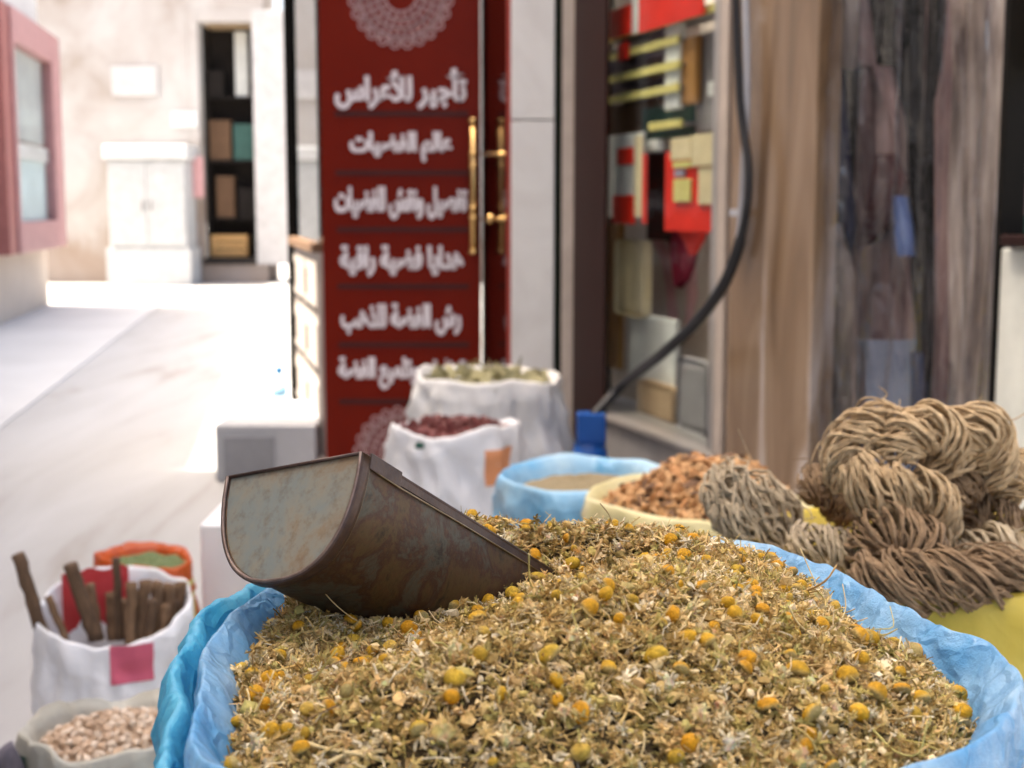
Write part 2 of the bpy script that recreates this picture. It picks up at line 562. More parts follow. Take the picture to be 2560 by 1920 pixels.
fbox('lining', d1 - 0.02, d1, YF + 0.3, YF + 0.88, dz0, dz1, M['grey_dark'], 0, dr)
fbox('lining', d0 + 0.02, d1 - 0.02, YF + 0.3, YF + 0.88, dz1 - 0.02, dz1, M['tan_box'], 0, dr)
# signs and patches on the wall
for x0, x1, y0, y1, lab in ((290, 405, 165, 240, 'large pale notice board on the stone wall above the white cabinet'),
                            (435, 500, 278, 318, 'small white sign beside the tall doorway')):
    o = MB().box((0, 0, 0), (fx(x1) - fx(x0), 0.03, fzz(y0) - fzz(y1))).obj('notice_board', M['pale_board'] if y0 < 200 else M['enamel_lid'], bevel=0.004,
                                                                           loc=(fx(x0), YF - 0.032, fzz(y1)))
    tag(o, lab, 'sign')


def thing_box(name, px0, px1, py0, py1, Y, depth, mat, label, cat, bevel=0.01, group=None):
    x0, x1, z0, z1 = at(px0, py1, Y).x, at(px1, py1, Y).x, at(px0, py1, Y).z, at(px0, py0, Y).z
    o = MB().box((0, 0, 0), (x1 - x0, depth, z1 - z0)).obj(name, mat, bevel=bevel, loc=(x0, Y, z0))
    return tag(o, label, cat, group)


# goods standing in the doorway
Yd = YF + 0.35
cr = empty('wooden_crate', (at(528, 620, Yd).x, Yd, dz0), label='pale slatted wooden crate at the bottom of the far doorway', cat='crate')
cw = at(618, 600, Yd).x - at(528, 600, Yd).x
for k in range(3):
    MB().box((0, 0, 0.02 + k * 0.115), (cw, 0.015, 0.115 + k * 0.115)).obj('slat', M['wood_crate'], cr, bevel=0.004)
for x in (0, cw - 0.03):
    MB().box((x, 0.016, 0), (x + 0.03, 0.3, 0.34)).obj('end_board', M['wood_crate'], cr, bevel=0.004)
MB().box((0.03, 0.02, 0.002), (cw - 0.03, 0.3, 0.02)).obj('bottom', M['wood_crate'], cr)
shz = {}
for py in (545, 400, 240):
    z = at(550, py, YF + 0.4).z
    o = MB().box((d0 + 0.022, YF + 0.52, z - 0.03), (d1 - 0.022, YF + 0.88, z)).obj('shelf', M['grey_dark'], fb)
    o.location = -fb.location
    shz[py] = z
for px0, px1, py0, b, mat, lab, nm in (
        (590, 622, 78, 240, M['white_box'], 'tall pale roll standing on the top shelf of the far doorway', 'paper_roll'),
        (520, 575, 300, 400, M['brown_box'], 'brown bundle on the middle shelf of the far doorway', 'goods_box'),
        (582, 632, 310, 400, M['teal_box'], 'dark green box beside the brown bundle in the far doorway', 'goods_box'),
        (535, 580, 440, 545, M['brown_box'], 'brown box on the lowest shelf of the far doorway', 'goods_box'),
        (590, 634, 470, 545, M['grey_dark'], 'charcoal box on the lowest shelf of the far doorway', 'goods_box'),
        (522, 560, 175, 240, M['grey_dark'], 'charcoal box on the top shelf of the far doorway', 'goods_box')):
    x0, x1 = at(px0, 300, YF + 0.56).x, at(px1, 300, YF + 0.56).x
    z1 = at(px0, py0, YF + 0.56).z
    o = MB().box((0, 0, 0), (x1 - x0, 0.25, z1 - shz[b] - 0.001)).obj(nm, mat, bevel=0.012, loc=(x0, YF + 0.57, shz[b] + 0.001))
    tag(o, lab, 'roll' if nm == 'paper_roll' else 'box')

# the white utility cabinet
YC = 20.8
cx0, cx1 = at(268, 700, YC).x, at(478, 700, YC).x
ch = at(300, 362, YC).z
ca = empty('utility_cabinet', ((cx0 + cx1) / 2, YC, 0), label='large white utility cabinet standing against the far stone wall', cat='cabinet')
hw = (cx1 - cx0) / 2
MB().box((-hw, 0.0, 0), (hw, 0.7, 0.55)).obj('plinth', M['enamel'], ca, bevel=0.01)
MB().box((-hw + 0.05, 0.03, 0.551), (hw - 0.05, 0.68, ch - 0.21)).obj('body', M['enamel'], ca, bevel=0.01)
MB().box((-hw, -0.05, ch - 0.209), (hw, 0.72, ch)).obj('lid', M['enamel_lid'], ca, bevel=0.03)
for s in (-1, 1):
    x0, x1 = (-hw + 0.07, -0.004) if s < 0 else (0.004, hw - 0.07)
    d = MB().box((x0, 0.005, 0.60), (x1, 0.029, ch - 0.24)).obj('door', M['enamel'], ca, bevel=0.006)
    MB().box((-s * -0.06 - 0.012, -0.02, 1.1), (s * 0.06 + 0.012, 0.004, 1.25)).obj('handle', M['grey_box'], d, bevel=0.004)
tag(MB().box((0, 0, 0), (0.16, 0.12, 0.62)).obj('pink_bag', M['pink_cloth'], bevel=0.04, loc=(at(478, 500, 21.3).x + 0.02, 21.3, at(478, 495, 21.3).z)),
    'small pink bag hung on the wall between cabinet and doorway', 'bag')

# ------------------------------------------------------------------ vitrine shop front left of the red door
VD = -0.233


def vx(y): return -0.835 + VD * (y - 6.12)


def vbox(mbx, y0, y1, o0, o1, z0, z1):
    V = []
    for y in (y0, y1):
        V += [(vx(y) + o0, y, z0), (vx(y) + o1, y, z0), (vx(y) + o1, y, z1), (vx(y) + o0, y, z1)]
    return mbx.add([Vector(p) - vt.location for p in V], [(0, 1, 2, 3), (7, 6, 5, 4), (3, 2, 6, 7), (1, 5, 6, 2), (0, 3, 7, 4), (0, 4, 5, 1)])


vt = empty('vitrine', (vx(6.8), 6.8, 0), label='white shop vitrine with drawers and glass beside the red door', cat='shop front')
vbox(MB(), 6.13, 7.56, 0.0, 0.5, 0.10, 0.99).obj('base_cabinet', M['beige_trim'], vt)
vbox(MB(), 6.13, 7.56, -0.03, 0.5, 0.99, 1.03).obj('counter_edge', M['brown_box'], vt)
vbox(MB(), 6.13, 7.50, 0.0, 0.008, 1.031, 3.2).obj('pane', M['mirror_glass'], vt)
vbox(MB(), 6.13, 7.56, 0.4, 0.5, 1.031, 3.2).obj('back_panel', M['grey_box'], vt)
vbox(MB(), 7.50, 7.56, -0.03, 0.4, 0.1, 3.2).obj('post', M['dark'], vt)
vbox(MB(), 6.0, 7.6, -0.05, 0.5, 0.0, 0.098).obj('plinth', M['beige_trim'], vt)
for r_ in range(3):
    for c_ in range(2):
        y0 = 6.2 + c_ * 0.66; z0 = 0.16 + r_ * 0.275
        d = vbox(MB(), y0, y0 + 0.60, -0.006, -0.001, z0, z0 + 0.235).obj('drawer', M['beige_trim'], vt)
        vbox(MB(), y0 + 0.03, y0 + 0.57, -0.010, -0.0065, z0 + 0.012, z0 + 0.032).obj('edge_line', M['grey_dark'], d)
        vbox(MB(), y0 + 0.50, y0 + 0.53, -0.012, -0.0065, z0 + 0.07, z0 + 0.19).obj('handle', M['grey_dark'], d)

# stone ledge in front of the vitrine, with the bottle
lg = empty('stone_ledge', (-1.0, 6.3, 0), label='low grey stone ledge in front of the red door', cat='ledge')
x0 = at(536, 1080, 6.02).x
MB().box((x0 + 1.0, -0.28, 0), (0.15, 0.5, 0.25)).obj('block', M['ledge'], lg, bevel=0.012)
MB().box((x0 + 1.04, -0.292, 0.02), (x0 + 1.26, -0.2805, 0.20)).obj('panel', M['ledge_dark'], lg, bevel=0.003)
bp = at(700, 1030, 6.35)
bt = empty('water_bottle', (bp.x, 6.35, 0.25), label='small clear water bottle with blue cap standing on the stone ledge', cat='bottle')
MB().lathe([(0.030, 0.001), (0.034, 0.006), (0.034, 0.05), (0.031, 0.07), (0.034, 0.09), (0.034, 0.13), (0.026, 0.16), (0.013, 0.18), (0.013, 0.192)], 20).obj(
    'bottle_body', glass('bottle_plastic', (0.75, 0.9, 0.95), 1.45), bt, True)
MB().lathe([(0.0345, 0.085), (0.0347, 0.125)], 20).obj('wrapper', plain('bottle_label', (0.3, 0.55, 0.75)), bt, True)
MB().lathe([(0.016, 0.186), (0.017, 0.188), (0.017, 0.213), (0.015, 0.216)], 16).obj('cap', plain('blue_cap', (0.0, 0.16, 0.42), 0.35), bt, True)

# ------------------------------------------------------------------ the red door with white lettering
YD = 6.0
pxm = YD / FPX


def dx_(px): return at(px, 600, YD).x
def dz_(py): return at(1000, py, YD).z


door = empty('red_sign_door', ((dx_(808) + dx_(1202)) / 2, YD, 0.0), label='dark red door panel with white lettering and lace medallions', cat='door')
DX = door.location.x
MB().box((dx_(806) - DX, 0, 0.03), (dx_(1202) - DX, 0.045, 2.42)).obj('leaf', M['red'], door, bevel=0.004)
for py in (284, 432, 574, 716, 862, 1004):
    z = dz_(py)
    MB().box((dx_(842) - DX, -0.004, z - 0.011), (dx_(1172) - DX, -0.0005, z + 0.011)).obj('groove_strip', M['red_groove'], door)

FORMS = {'ا': 'FE8D FE8E', 'أ': 'FE83 FE84', 'ب': 'FE8F FE90 FE91 FE92', 'ة': 'FE93 FE94', 'ت': 'FE95 FE96 FE97 FE98', 'ج': 'FE9D FE9E FE9F FEA0',
         'د': 'FEA9 FEAA', 'ذ': 'FEAB FEAC', 'ر': 'FEAD FEAE', 'س': 'FEB1 FEB2 FEB3 FEB4', 'ش': 'FEB5 FEB6 FEB7 FEB8', 'ص': 'FEB9 FEBA FEBB FEBC',
         'ض': 'FEBD FEBE FEBF FEC0', 'ظ': 'FEC5 FEC6 FEC7 FEC8', 'ع': 'FEC9 FECA FECB FECC', 'ف': 'FED1 FED2 FED3 FED4', 'ق': 'FED5 FED6 FED7 FED8',
         'ل': 'FEDD FEDE FEDF FEE0', 'م': 'FEE1 FEE2 FEE3 FEE4', 'ن': 'FEE5 FEE6 FEE7 FEE8', 'ه': 'FEE9 FEEA FEEB FEEC', 'و': 'FEED FEEE',
         'ي': 'FEF1 FEF2 FEF3 FEF4'}
FORMS = {k: [chr(int(c, 16)) for c in v.split()] for k, v in FORMS.items()}
LAMALEF = {'أ': (chr(0xFEF7), chr(0xFEF8)), 'ا': (chr(0xFEFB), chr(0xFEFC))}


def shape_arabic(s):
    out = []
    i = 0
    joined = False
    while i < len(s):
        c = s[i]
        if c == ' ':
            out.append(' '); joined = False; i += 1; continue
        if c == 'ل' and i + 1 < len(s) and s[i + 1] in LAMALEF:
            out.append(LAMALEF[s[i + 1]][1 if joined else 0]); joined = False; i += 2; continue
        f = FORMS[c]
        nxt = i + 1 < len(s) and s[i + 1] != ' '
        if len(f) == 2:
            out.append(f[1] if joined else f[0]); joined = False
        else:
            out.append(f[(3 if joined else 2)] if nxt else f[1 if joined else 0])
            joined = nxt
        i += 1
    return ''.join(reversed(out))


def lettering(text, px0, px1, pyc, hpx, parent):
    cu = bpy.data.curves.new('lettering', 'FONT')
    cu.body = shape_arabic(text)
    cu.offset = 0.024
    cu.extrude = 0.0
    t = bpy.data.objects.new('tmp', cu)
    COL.objects.link(t)
    bpy.context.view_layer.update()
    me = bpy.data.meshes.new_from_object(t)
    bpy.data.objects.remove(t); bpy.data.curves.remove(cu)
    n = len(me.vertices)
    a = np.zeros(n * 3, np.float32)
    me.vertices.foreach_get('co', a); a = a.reshape(-1, 3)
    lo, hi = a.min(0), a.max(0)
    sx = (px1 - px0) * pxm / (hi[0] - lo[0]); sz = hpx * pxm / (hi[1] - lo[1])
    b = np.zeros_like(a)
    b[:, 0] = (a[:, 0] - (lo[0] + hi[0]) / 2) * sx + dx_((px0 + px1) / 2) - DX
    b[:, 2] = (a[:, 1] - (lo[1] + hi[1]) / 2) * sz + dz_(pyc)
    b[:, 1] = -0.003
    me.vertices.foreach_set('co', b.ravel())
    me.name = 'lettering'
    me.update()
    bm = bmesh.new(); bm.from_mesh(me)
    for dx, dz, dy in ((0.0035, 0.002, -0.0003), (-0.0035, 0.002, -0.0006), (0.0, -0.003, -0.0009)):
        me2 = me.copy(); me2.transform(Matrix.Translation((dx, dy, dz))); bm.from_mesh(me2); bpy.data.meshes.remove(me2)
    bm.to_mesh(me); bm.free()
    return link('lettering', me, M['letter'], parent)


for text, a_, b_, c_, h_ in (('تأجير للأعراس', 845, 1166, 222, 96), ('عالم الفضيات', 880, 1130, 367, 72), ('تفصيل ونقش للفضيات', 840, 1166, 507, 78),
                             ('هدايا فضية راقية', 851, 1156, 652, 76), ('رش الفضة للذهب', 851, 1150, 798, 78), ('تنظيف وتلميع الفضة', 843, 1160, 932, 80)):
    lettering(text, a_, b_, c_, h_, door)


def medallion(cx, cz, rad, parent):
    m = MB()

    def loop_line(pts, wd):
        V = []; F = []
        n = len(pts)
        for i, p in enumerate(pts):
            q = pts[(i + 1) % n]; o_ = pts[i - 1]
            t = (Vector(q) - Vector(o_)); t.normalize()
            nn = Vector((-t.y, t.x))
            for s in (-1, 1): V.append((cx + p[0] + nn.x * wd * s, -0.0035, cz + p[1] + nn.y * wd * s))
        for i in range(n):
            j = (i + 1) % n
            F.append((2 * i, 2 * j, 2 * j + 1, 2 * i + 1))
        m.add(V, F)

    for ri, (r0, r1, n, wd) in enumerate(((0.30, 0.47, 16, .010), (0.44, 0.64, 24, .010), (0.60, 0.80, 32, .010), (0.76, 1.0, 24, .012), (0.80, 0.93, 48, .008))):
        for k in range(n):
            a = 2 * math.pi * (k + 0.5 * (ri % 2)) / n
            pts = []
            for j in range(10):
                b = 2 * math.pi * j / 10
                rr = (r0 + r1) / 2 + (r1 - r0) / 2 * math.cos(b)
                aa = a + math.sin(b) * math.pi / n * 0.8
                pts.append((rr * rad * math.cos(aa), rr * rad * math.sin(aa)))
            loop_line(pts, wd * rad)
    for rr in (0.3, 0.45, 0.62, 0.78):
        loop_line([(rr * rad * math.cos(2 * math.pi * k / 48), rr * rad * math.sin(2 * math.pi * k / 48)) for k in range(48)], 0.012 * rad)
    return m.obj('medallion', M['lace'], parent)


medallion(dx_(1008) - DX, dz_(-12), 128 * pxm, door)
medallion(dx_(1005) - DX, dz_(1140), 128 * pxm, door)
# brass pull handle
hx, hz0, hz1 = dx_(1185) - DX, dz_(628), dz_(304)
hd = MB().tube([(hx, -0.06, hz0), (hx, -0.06, hz1)], 0.016, 14).obj('handle', M['brass'], door, True)
for py in (304, 386, 418, 520, 545, 628):
    z = dz_(py)
    MB().lathe([(0.012, -0.012), (0.02, -0.008), (0.021, 0), (0.02, 0.008), (0.012, 0.012)], 14, Matrix.Translation((hx, -0.06, z))).obj('ring', M['brass'], hd, True)
for py in (386, 545):
    z = dz_(py)
    MB().tube([(hx, -0.06, z), (hx, 0.0, z)], 0.009, 10).obj('bracket', M['brass'], hd, True)

# ------------------------------------------------------------------ right hand shop building
sb = empty('shop_building', (0.29, 5.4, 0), label='shop building with marble and stone pillars along the right side', cat='building')
WD = Vector((-0.3133, 1, 0)).normalized()
WN = Vector((1, 0.3133, 0)).normalized()
WP = Vector((0.29, 5.4, 0))


def wpt(px, py, off=0.0):
    return onplane(px, py, WP + WN * off, WN)


W_ANG = math.atan2(-WD.y, -WD.x)       # local x runs along the wall towards the camera, local y behind it is +WN
WROT = Matrix.Rotation(W_ANG, 4, 'Z')
YSIGN = 1 if (WROT @ Vector((0, 1, 0))).dot(WN) > 0 else -1


def wall_box(name, px0, px1, z0, z1, off, depth, mat, parent=sb, bevel=0.004, label=None, cat=None, group=None, z_is_py=False):
    a, b = wpt(px0, 600, off), wpt(px1, 600, off)
    if z_is_py:
        pm = (px0 + px1) / 2
        z1_, z0_ = wpt(pm, z0, off).z, wpt(pm, z1, off).z
        z0, z1 = z0_, z1_
    ln = (Vector((b.x, b.y)) - Vector((a.x, a.y))).length
    y0, y1 = (0, depth) if YSIGN > 0 else (-depth, 0)
    m = MB().box((0, y0, 0), (ln, y1, z1 - z0))
    o = m.obj(name, mat, parent, bevel=bevel)
    base = Vector((a.x, a.y, z0))
    o.location = base - parent.location if parent else base
    o.rotation_euler = (0, 0, W_ANG)
    if label: tag(o, label, cat, group)
    return o


# glass door strip, jamb, marble pillar beside the red door
def pane_between(name, px0, px1, Y0, Y1, z0, z1, thick, mat, parent=sb, bevel=0.003):
    a, b = at(px0, 600, Y0), at(px1, 600, Y1)
    t = Vector((b.x - a.x, b.y - a.y, 0)); ln = t.length
    o = MB().box((0, 0, 0), (ln, thick, z1 - z0)).obj(name, mat, parent, bevel=bevel)
    o.location = Vector((a.x, a.y, z0)) - parent.location
    o.rotation_euler = (0, 0, math.atan2(t.y, t.x))
    return o


dark_red = plain('dark_red_glass_door', (0.03, 0.004, 0.003), 0.08)
gd = pane_between('glass_door', 1204, 1268, 6.05, 5.62, 0.03, 2.6, 0.04, dark_red)
pane_between('jamb', 1266, 1280, 5.60, 5.58, 0.03, 2.6, 0.08, M['red_jamb'])
pane_between('marble_pillar', 1277, 1384, 5.56, 5.53, 0.0, 1.52, 0.5, M['marble'])
pane_between('marble_pillar', 1277, 1384, 5.56, 5.53, 1.526, 3.2, 0.5, M['marble'])
pane_between('rubber_seal', 1384, 1403, 5.55, 5.52, 0.0, 3.2, 0.3, M['green_dark'])
pane_between('trim', 1403, 1434, 5.50, 5.47, 0.0, 3.2, 0.3, M['beige_trim'])
pane_between('window_post', 1433, 1512, 5.44, 5.20, 0.0, 3.2, 0.012, M['brown_frame'])
for py, kn in ((385, 0), (547, 1)):
    p = at(1207, py, 5.94); q = at(1262, py, 5.62)
    b_ = MB().tube([p - sb.location, q - sb.location], 0.008, 10).obj('door_bar', M['brass'], sb, True)
    if kn:
        c = (p + q) / 2 - sb.location + Vector((-0.01, -0.02, 0))
        MB().lathe([(0.001, -0.02), (0.014, -0.016), (0.021, 0), (0.014, 0.016), (0.001, 0.02)], 12, Matrix.Translation(c)).obj('knob', M['brass'], b_, True)

ZS = wpt(1600, 1066, 0).z
wall_box('sill_wall', 1505, 1840, 0, ZS - 0.02, 0.0, 0.35, M['grey_box'])
wall_box('sill', 1505, 1840, ZS - 0.02, ZS, -0.02, 0.45, M['metal_frame'])
wall_box('window_pane', 1512, 1790, ZS, 3.2, 0.05, 0.008, M['glass'], bevel=0)
wall_box('mullion', 1776, 1790, ZS, 3.2, 0.02, 0.05, M['metal_frame'])
wall_box('mullion', 1790, 1812, ZS, 3.2, 0.0, 0.06, M['beige_trim'])
wall_box('mullion', 1812, 1822, ZS - 0.02, 3.2, 0.02, 0.06, M['green_dark'])
wall_box('stone_pillar', 1824, 2034, 0, 3.2, -0.02, 0.07, M['stone'])
wall_box('shop_back_wall', 1380, 1860, 0.0, 3.2, 0.30, 0.05, M['cream'])
wall_box('window_floor', 1400, 1840, ZS - 0.08, ZS - 0.021, 0.02, 0.28, M['grey_box'])
wall_box('ceiling', 1200, 3300, 3.2, 3.3, -0.02, 2.6, M['white_wall'])

# showcase goods
SH = []
for i, (px0, px1, pyl, pyr) in enumerate(((1506, 1800, 105, 38), (1506, 1700, 150, 98), (1506, 1705, 205, 158), (1506, 1702, 255, 212), (1628, 1710, 318, 300))):
    a = wpt(px0, pyl, 0.10)
    lab = ['topmost', 'second', 'third', 'fourth', 'short lowest'][i]
    sh = empty('display_shelf', (a.x, a.y, a.z), (0, 0, W_ANG), label='%s yellow edged glass shelf in the shop window' % lab, cat='shelf')
    b = wpt(px1, 200, 0.10)
    ln = (Vector((b.x, b.y)) - Vector((a.x, a.y))).length
    MB().box((0, -0.012 * YSIGN, -0.014), (ln, 0.0, 0.014)).obj('edge_strip', M['yellow_strip'], sh, bevel=0.002)
    MB().box((0, 0.0, -0.004), (ln, 0.12 * YSIGN, 0.004)).obj('board', M['grey_box'], sh)
    SH.append(sh)


def item(name, px0, px1, py0, py1, off, depth, mat, label, cat, bevel=0.006, group=None):
    if px1 < 1830: off, depth = 0.066 + (off - 0.06) * 0.35, min(depth, 0.03 if off < 0.15 else 0.05) * 0.5
    return wall_box(name, px0, px1, py0, py1, off, depth, mat, None, bevel, label, cat, group, True)


item('red_banner', 1520, 1573, 20, 92, 0.065, 0.012, M['red_box'], 'bright red banner panel left of the white strip in the shop window', 'banner', 0.002)
item('red_banner', 1590, 1748, -40, 62, 0.07, 0.012, M['red_box'], 'broad bright red banner across the top of the shop window', 'banner', 0.002)
item('white_strip', 1574, 1590, -40, 85, 0.068, 0.012, M['white_box'], 'narrow white strip between the two red banners', 'banner', 0.002)
item('perfume_box', 1655, 1690, 60, 275, 0.16, 0.1, M['white_box'], 'tall white box column behind the shelves of the shop window', 'box')
item('orange_column', 1693, 1730, 95, 262, 0.2, 0.1, M['orange_box'], 'orange brown column behind the shelf ends', 'box')
item('grey_panel', 1732, 1800, 80, 330, 0.3, 0.05, M['grey_box'], 'pale grey panel at the right of the shop window', 'panel')
item('white_tag', 1778, 1800, 120, 175, 0.25, 0.02, M['white_box'], 'upper white tag on the pale grey panel', 'tag', 0.003)
item('white_tag', 1762, 1780, 205, 240, 0.25, 0.02, M['white_box'], 'lower white tag on the pale grey panel', 'tag', 0.003)
item('lilac_box', 1620, 1650, 60, 95, 0.3, 0.1, M['lilac_box'], 'upper lilac box behind the yellow shelves', 'box')
item('lilac_box', 1605, 1650, 110, 150, 0.3, 0.1, M['lilac_box'], 'lower lilac box behind the yellow shelves', 'box')
item('red_tag', 1540, 1562, 108, 150, 0.09, 0.02, M['red_box'], 'small red tag hung beside the second shelf', 'tag', 0.003)
item('teal_box', 1600, 1725, 262, 345, 0.3, 0.12, M['teal_box'], 'long dark teal box below the shelves', 'box')
item('brown_backboard', 1508, 1640, 255, 335, 0.36, 0.06, M['brown_box'], 'brown panel below the shelves at the left', 'panel')
item('grey_panel', 1508, 1655, 110, 250, 0.42, 0.06, M['lilac_box'], 'lilac grey panel behind the upper shelves', 'panel')
item('charcoal_panel', 1615, 1665, 380, 600, 0.42, 0.06, M['grey_dark'], 'narrow charcoal panel between the two red displays', 'panel')
item('poster', 1512, 1605, 335, 545, 0.14, 0.02, M['white_box'], 'pale green white poster in the window with red patches', 'poster', 0.003)
item('red_pack', 1540, 1578, 370, 412, 0.12, 0.02, M['red_box'], 'square red pack at the top of the pale poster', 'pack', 0.003)
item('red_pack', 1530, 1582, 488, 560, 0.12, 0.02, M['red_box'], 'large red pack at the foot of the pale poster', 'pack', 0.003)
item('cream_strip', 1584, 1602, 340, 542, 0.10, 0.015, M['cream_box'], 'tall cream strip beside the pale poster', 'strip', 0.003)
item('red_strip', 1603, 1613, 385, 560, 0.11, 0.015, M['red_box'], 'thin red strip right of the pale poster', 'strip', 0.003)
item('white_cup', 1608, 1648, 350, 378, 0.2, 0.05, M['white_box'], 'small white cup between poster and red display', 'cup', 0.01)
item('red_display', 1660, 1788, 375, 580, 0.14, 0.02, M['red_box'], 'large red display board with cream packs in the shop window', 'display', 0.003)
item('cream_pack', 1672, 1722, 345, 400, 0.11, 0.025, M['cream_box'], 'upper left cream pack on the red display board', 'pack', 0.004)
item('cream_pack', 1724, 1815, 333, 415, 0.10, 0.03, M['cream_box'], 'broad cream pack at the top of the red display board', 'pack', 0.004)
item('yellow_pack', 1678, 1722, 404, 420, 0.11, 0.025, M['yellow_strip'], 'narrow yellow pack under the upper left cream pack', 'pack', 0.003)
item('blue_pack', 1682, 1706, 424, 442, 0.11, 0.02, M['lilac_box'], 'tiny blue grey pack on the red display board', 'pack', 0.003)
item('yellow_pack', 1680, 1722, 448, 505, 0.11, 0.025, M['yellow_strip'], 'olive yellow pack low on the red display board', 'pack', 0.004)
item('cream_pack', 1742, 1778, 418, 512, 0.115, 0.025, M['cream_box'], 'tall cream pack low on the red display board', 'pack', 0.004)
item('cream_pack', 1790, 1818, 420, 540, 0.10, 0.025, M['cream_box'], 'tall cream pack at the right edge of the window', 'pack', 0.004)


def cloth(name, pts, off, mat, label, cat, thick=0.02):
    """a hanging folded cloth: outline in the wall's plane with folds in depth"""
    root = [wpt(px, py, off) for px, py in pts]
    n = len(root) // 2
    m = MB(); V = []; cols = 9
    for i in range(n):
        a, b = root[2 * i], root[2 * i + 1]
        for j in range(cols):
            t = j / (cols - 1)
            V.append(a.lerp(b, t) + WN * (thick * math.sin(t * 14 + i * 0.8)))
    for i in range(n):
        a, b = root[2 * i], root[2 * i + 1]
        for j in range(cols):
            t = j / (cols - 1)
            V.append(a.lerp(b, t) + WN * (thick * math.sin(t * 14 + i * 0.8) + 0.012))
    F = []
    for k in (0, n * cols):
        for i in range(n - 1):
            for j in range(cols - 1):
                q = (k + i * cols + j, k + i * cols + j + 1, k + (i + 1) * cols + j + 1, k + (i + 1) * cols + j)
                F.append(q if k == 0 else q[::-1])
    N_ = n * cols
    for i in range(n - 1):
        F.append((i * cols, (i + 1) * cols, N_ + (i + 1) * cols, N_ + i * cols))
        F.append((i * cols + cols - 1, N_ + i * cols + cols - 1, N_ + (i + 1) * cols + cols - 1, (i + 1) * cols + cols - 1))
    c0 = sum((v for v in V), Vector()) / len(V)
    o = m.add([v - c0 for v in V], F).obj(name, mat, None, True, loc=c0)
    return tag(o, label, cat)


cloth('red_pennant', [(1690, 575), (1760, 575), (1710, 610), (1750, 605), (1722, 638), (1732, 636)], 0.13, M['red_box'], 'pointed red pennant hanging under the red display board',
      'pennant', 0.004)
cloth('hanging_garment', [(1610, 560), (1660, 560), (1640, 680), (1760, 640), (1660, 800), (1770, 720), (1700, 860), (1730, 840)], 0.3, M['pink_cloth'],
      'pink garment hanging low in the shop window', 'garment')
cloth('hanging_garment', [(1665, 570), (1715, 570), (1672, 640), (1725, 640), (1690, 720), (1715, 700)], 0.27, M['crimson_cloth'], 'crimson scarf hanging over the pink garment',
      'garment')
item('cream_bust', 1540, 1612, 600, 790, 0.3, 0.15, M['cream_box'], 'cream bust shape at the lower left of the shop window', 'bust', 0.03)
item('tan_sheet', 1512, 1548, 560, 920, 0.4, 0.05, M['orange_box'], 'tan sheet at the left end of the shop window', 'panel')
item('white_carton', 1572, 1690, 790, 960, 0.35, 0.12, M['white_box'], 'white carton on the floor of the shop window', 'carton', 0.01)
item('glass_jar', 1600, 1690, 960, 1060, 0.25, 0.1, M['tan_box'], 'tan jar at the foot of the shop window', 'jar', 0.03)
item('glass_jar', 1700, 1775, 900, 1085, 0.2, 0.1, M['grey_box'], 'grey jar at the right foot of the shop window', 'jar', 0.03)

# pipe and hose in front of the window
pp = empty('wall_pipe', wpt(1862, 900, -0.1), label='light grey pipe running up beside the stone pillar', cat='pipe')
pa = [wpt(1862, -80, -0.05), wpt(1868, 200, -0.05), wpt(1862, 400, -0.05), wpt(1852, 560, -0.05), wpt(1838, 640, -0.05)]
MB().tube([p - pp.location for p in spline(pa, 24)], 0.012, 10).obj('pipe', M['steel'], pp, True)
MB().box((-0.03, -0.02, 0), (0.03, 0.02, 0.02)).obj('clip', M['steel'], pp, loc=wpt(1850, 540, -0.035) - pp.location, rot=(0, 0, W_ANG))
hs = empty('hose', at(1478, 1040, 4.75), label='black hose curving down past the shop window into a blue fitting', cat='hose')
ha = [wpt(1838, -60, -0.07), wpt(1850, 250, -0.07), wpt(1872, 430, -0.07), wpt(1858, 570, -0.08), wpt(1815, 700, -0.10), wpt(1745, 800, -0.13), wpt(1660, 880, -0.18),
      at(1560, 960, 4.78), at(1480, 1045, 4.74)]
hp = spline(ha, 60)
MB().tube([p - hs.location for p in hp], [0.012 if i < 24 else 0.017 for i in range(60)], 12).obj('hose_tube', M['hose'], hs, True)
MB().box((-0.048, -0.04, -0.09), (0.048, 0.04, 0.012)).obj('fitting', M['blue_plastic'], hs, bevel=0.006)
bx_ = at(1475, 1100, 4.74)
dm = empty('blue_drum', (bx_.x + 0.0, 4.74, 0), label='small blue drum on the ground under the hose', cat='drum')
dmz = hs.location.z - 0.092
MB().lathe([(0.05, 0), (0.062, 0.01), (0.062, dmz * 0.5), (0.065, dmz * 0.52), (0.062, dmz * 0.54), (0.06, dmz - 0.03), (0.05, dmz - 0.004)], 24).obj('drum_body', M['blue_plastic'], dm, True)
MB().lathe([(0.052, dmz - 0.004), (0.054, dmz), (0.02, dmz + 0.0005)], 24).obj('lid', M['blue_plastic'], dm, True)

# clear plastic curtain and the dim shop behind it, with cloths added for reflections
ci = empty('plastic_curtain', wpt(2260, 1100, 0), label='wavy clear plastic curtain closing the shop right of the stone pillar', cat='curtain')
nx, nzv = 150, 60
a, b = wpt(2034, 600, 0.02), wpt(2486, 600, 0.02)
V = np.zeros((nx * nzv, 3)); k = 0
for i in range(nx):
    t = i / (nx - 1)
    base = a.lerp(b, t)
    for j in range(nzv):
        z = 0.05 + 3.1 * j / (nzv - 1)
        off = 0.020 * math.sin(t * 31 + 0.7 * math.sin(z * 1.7)) + 0.05 * noise.noise((t * 6, z * 0.9, 3)) + 0.014 * noise.noise((t * 24, z * 1.6, 8)) + 0.010 * abs(noise.noise((t * 26, z * 7, 1))) + 0.012 * noise.noise((t * 11 + z * 3, z * 4, 5))
        p = base + WN * off
        V[i * nzv + j] = (p.x - ci.location.x, p.y - ci.location.y, z - ci.location.z)
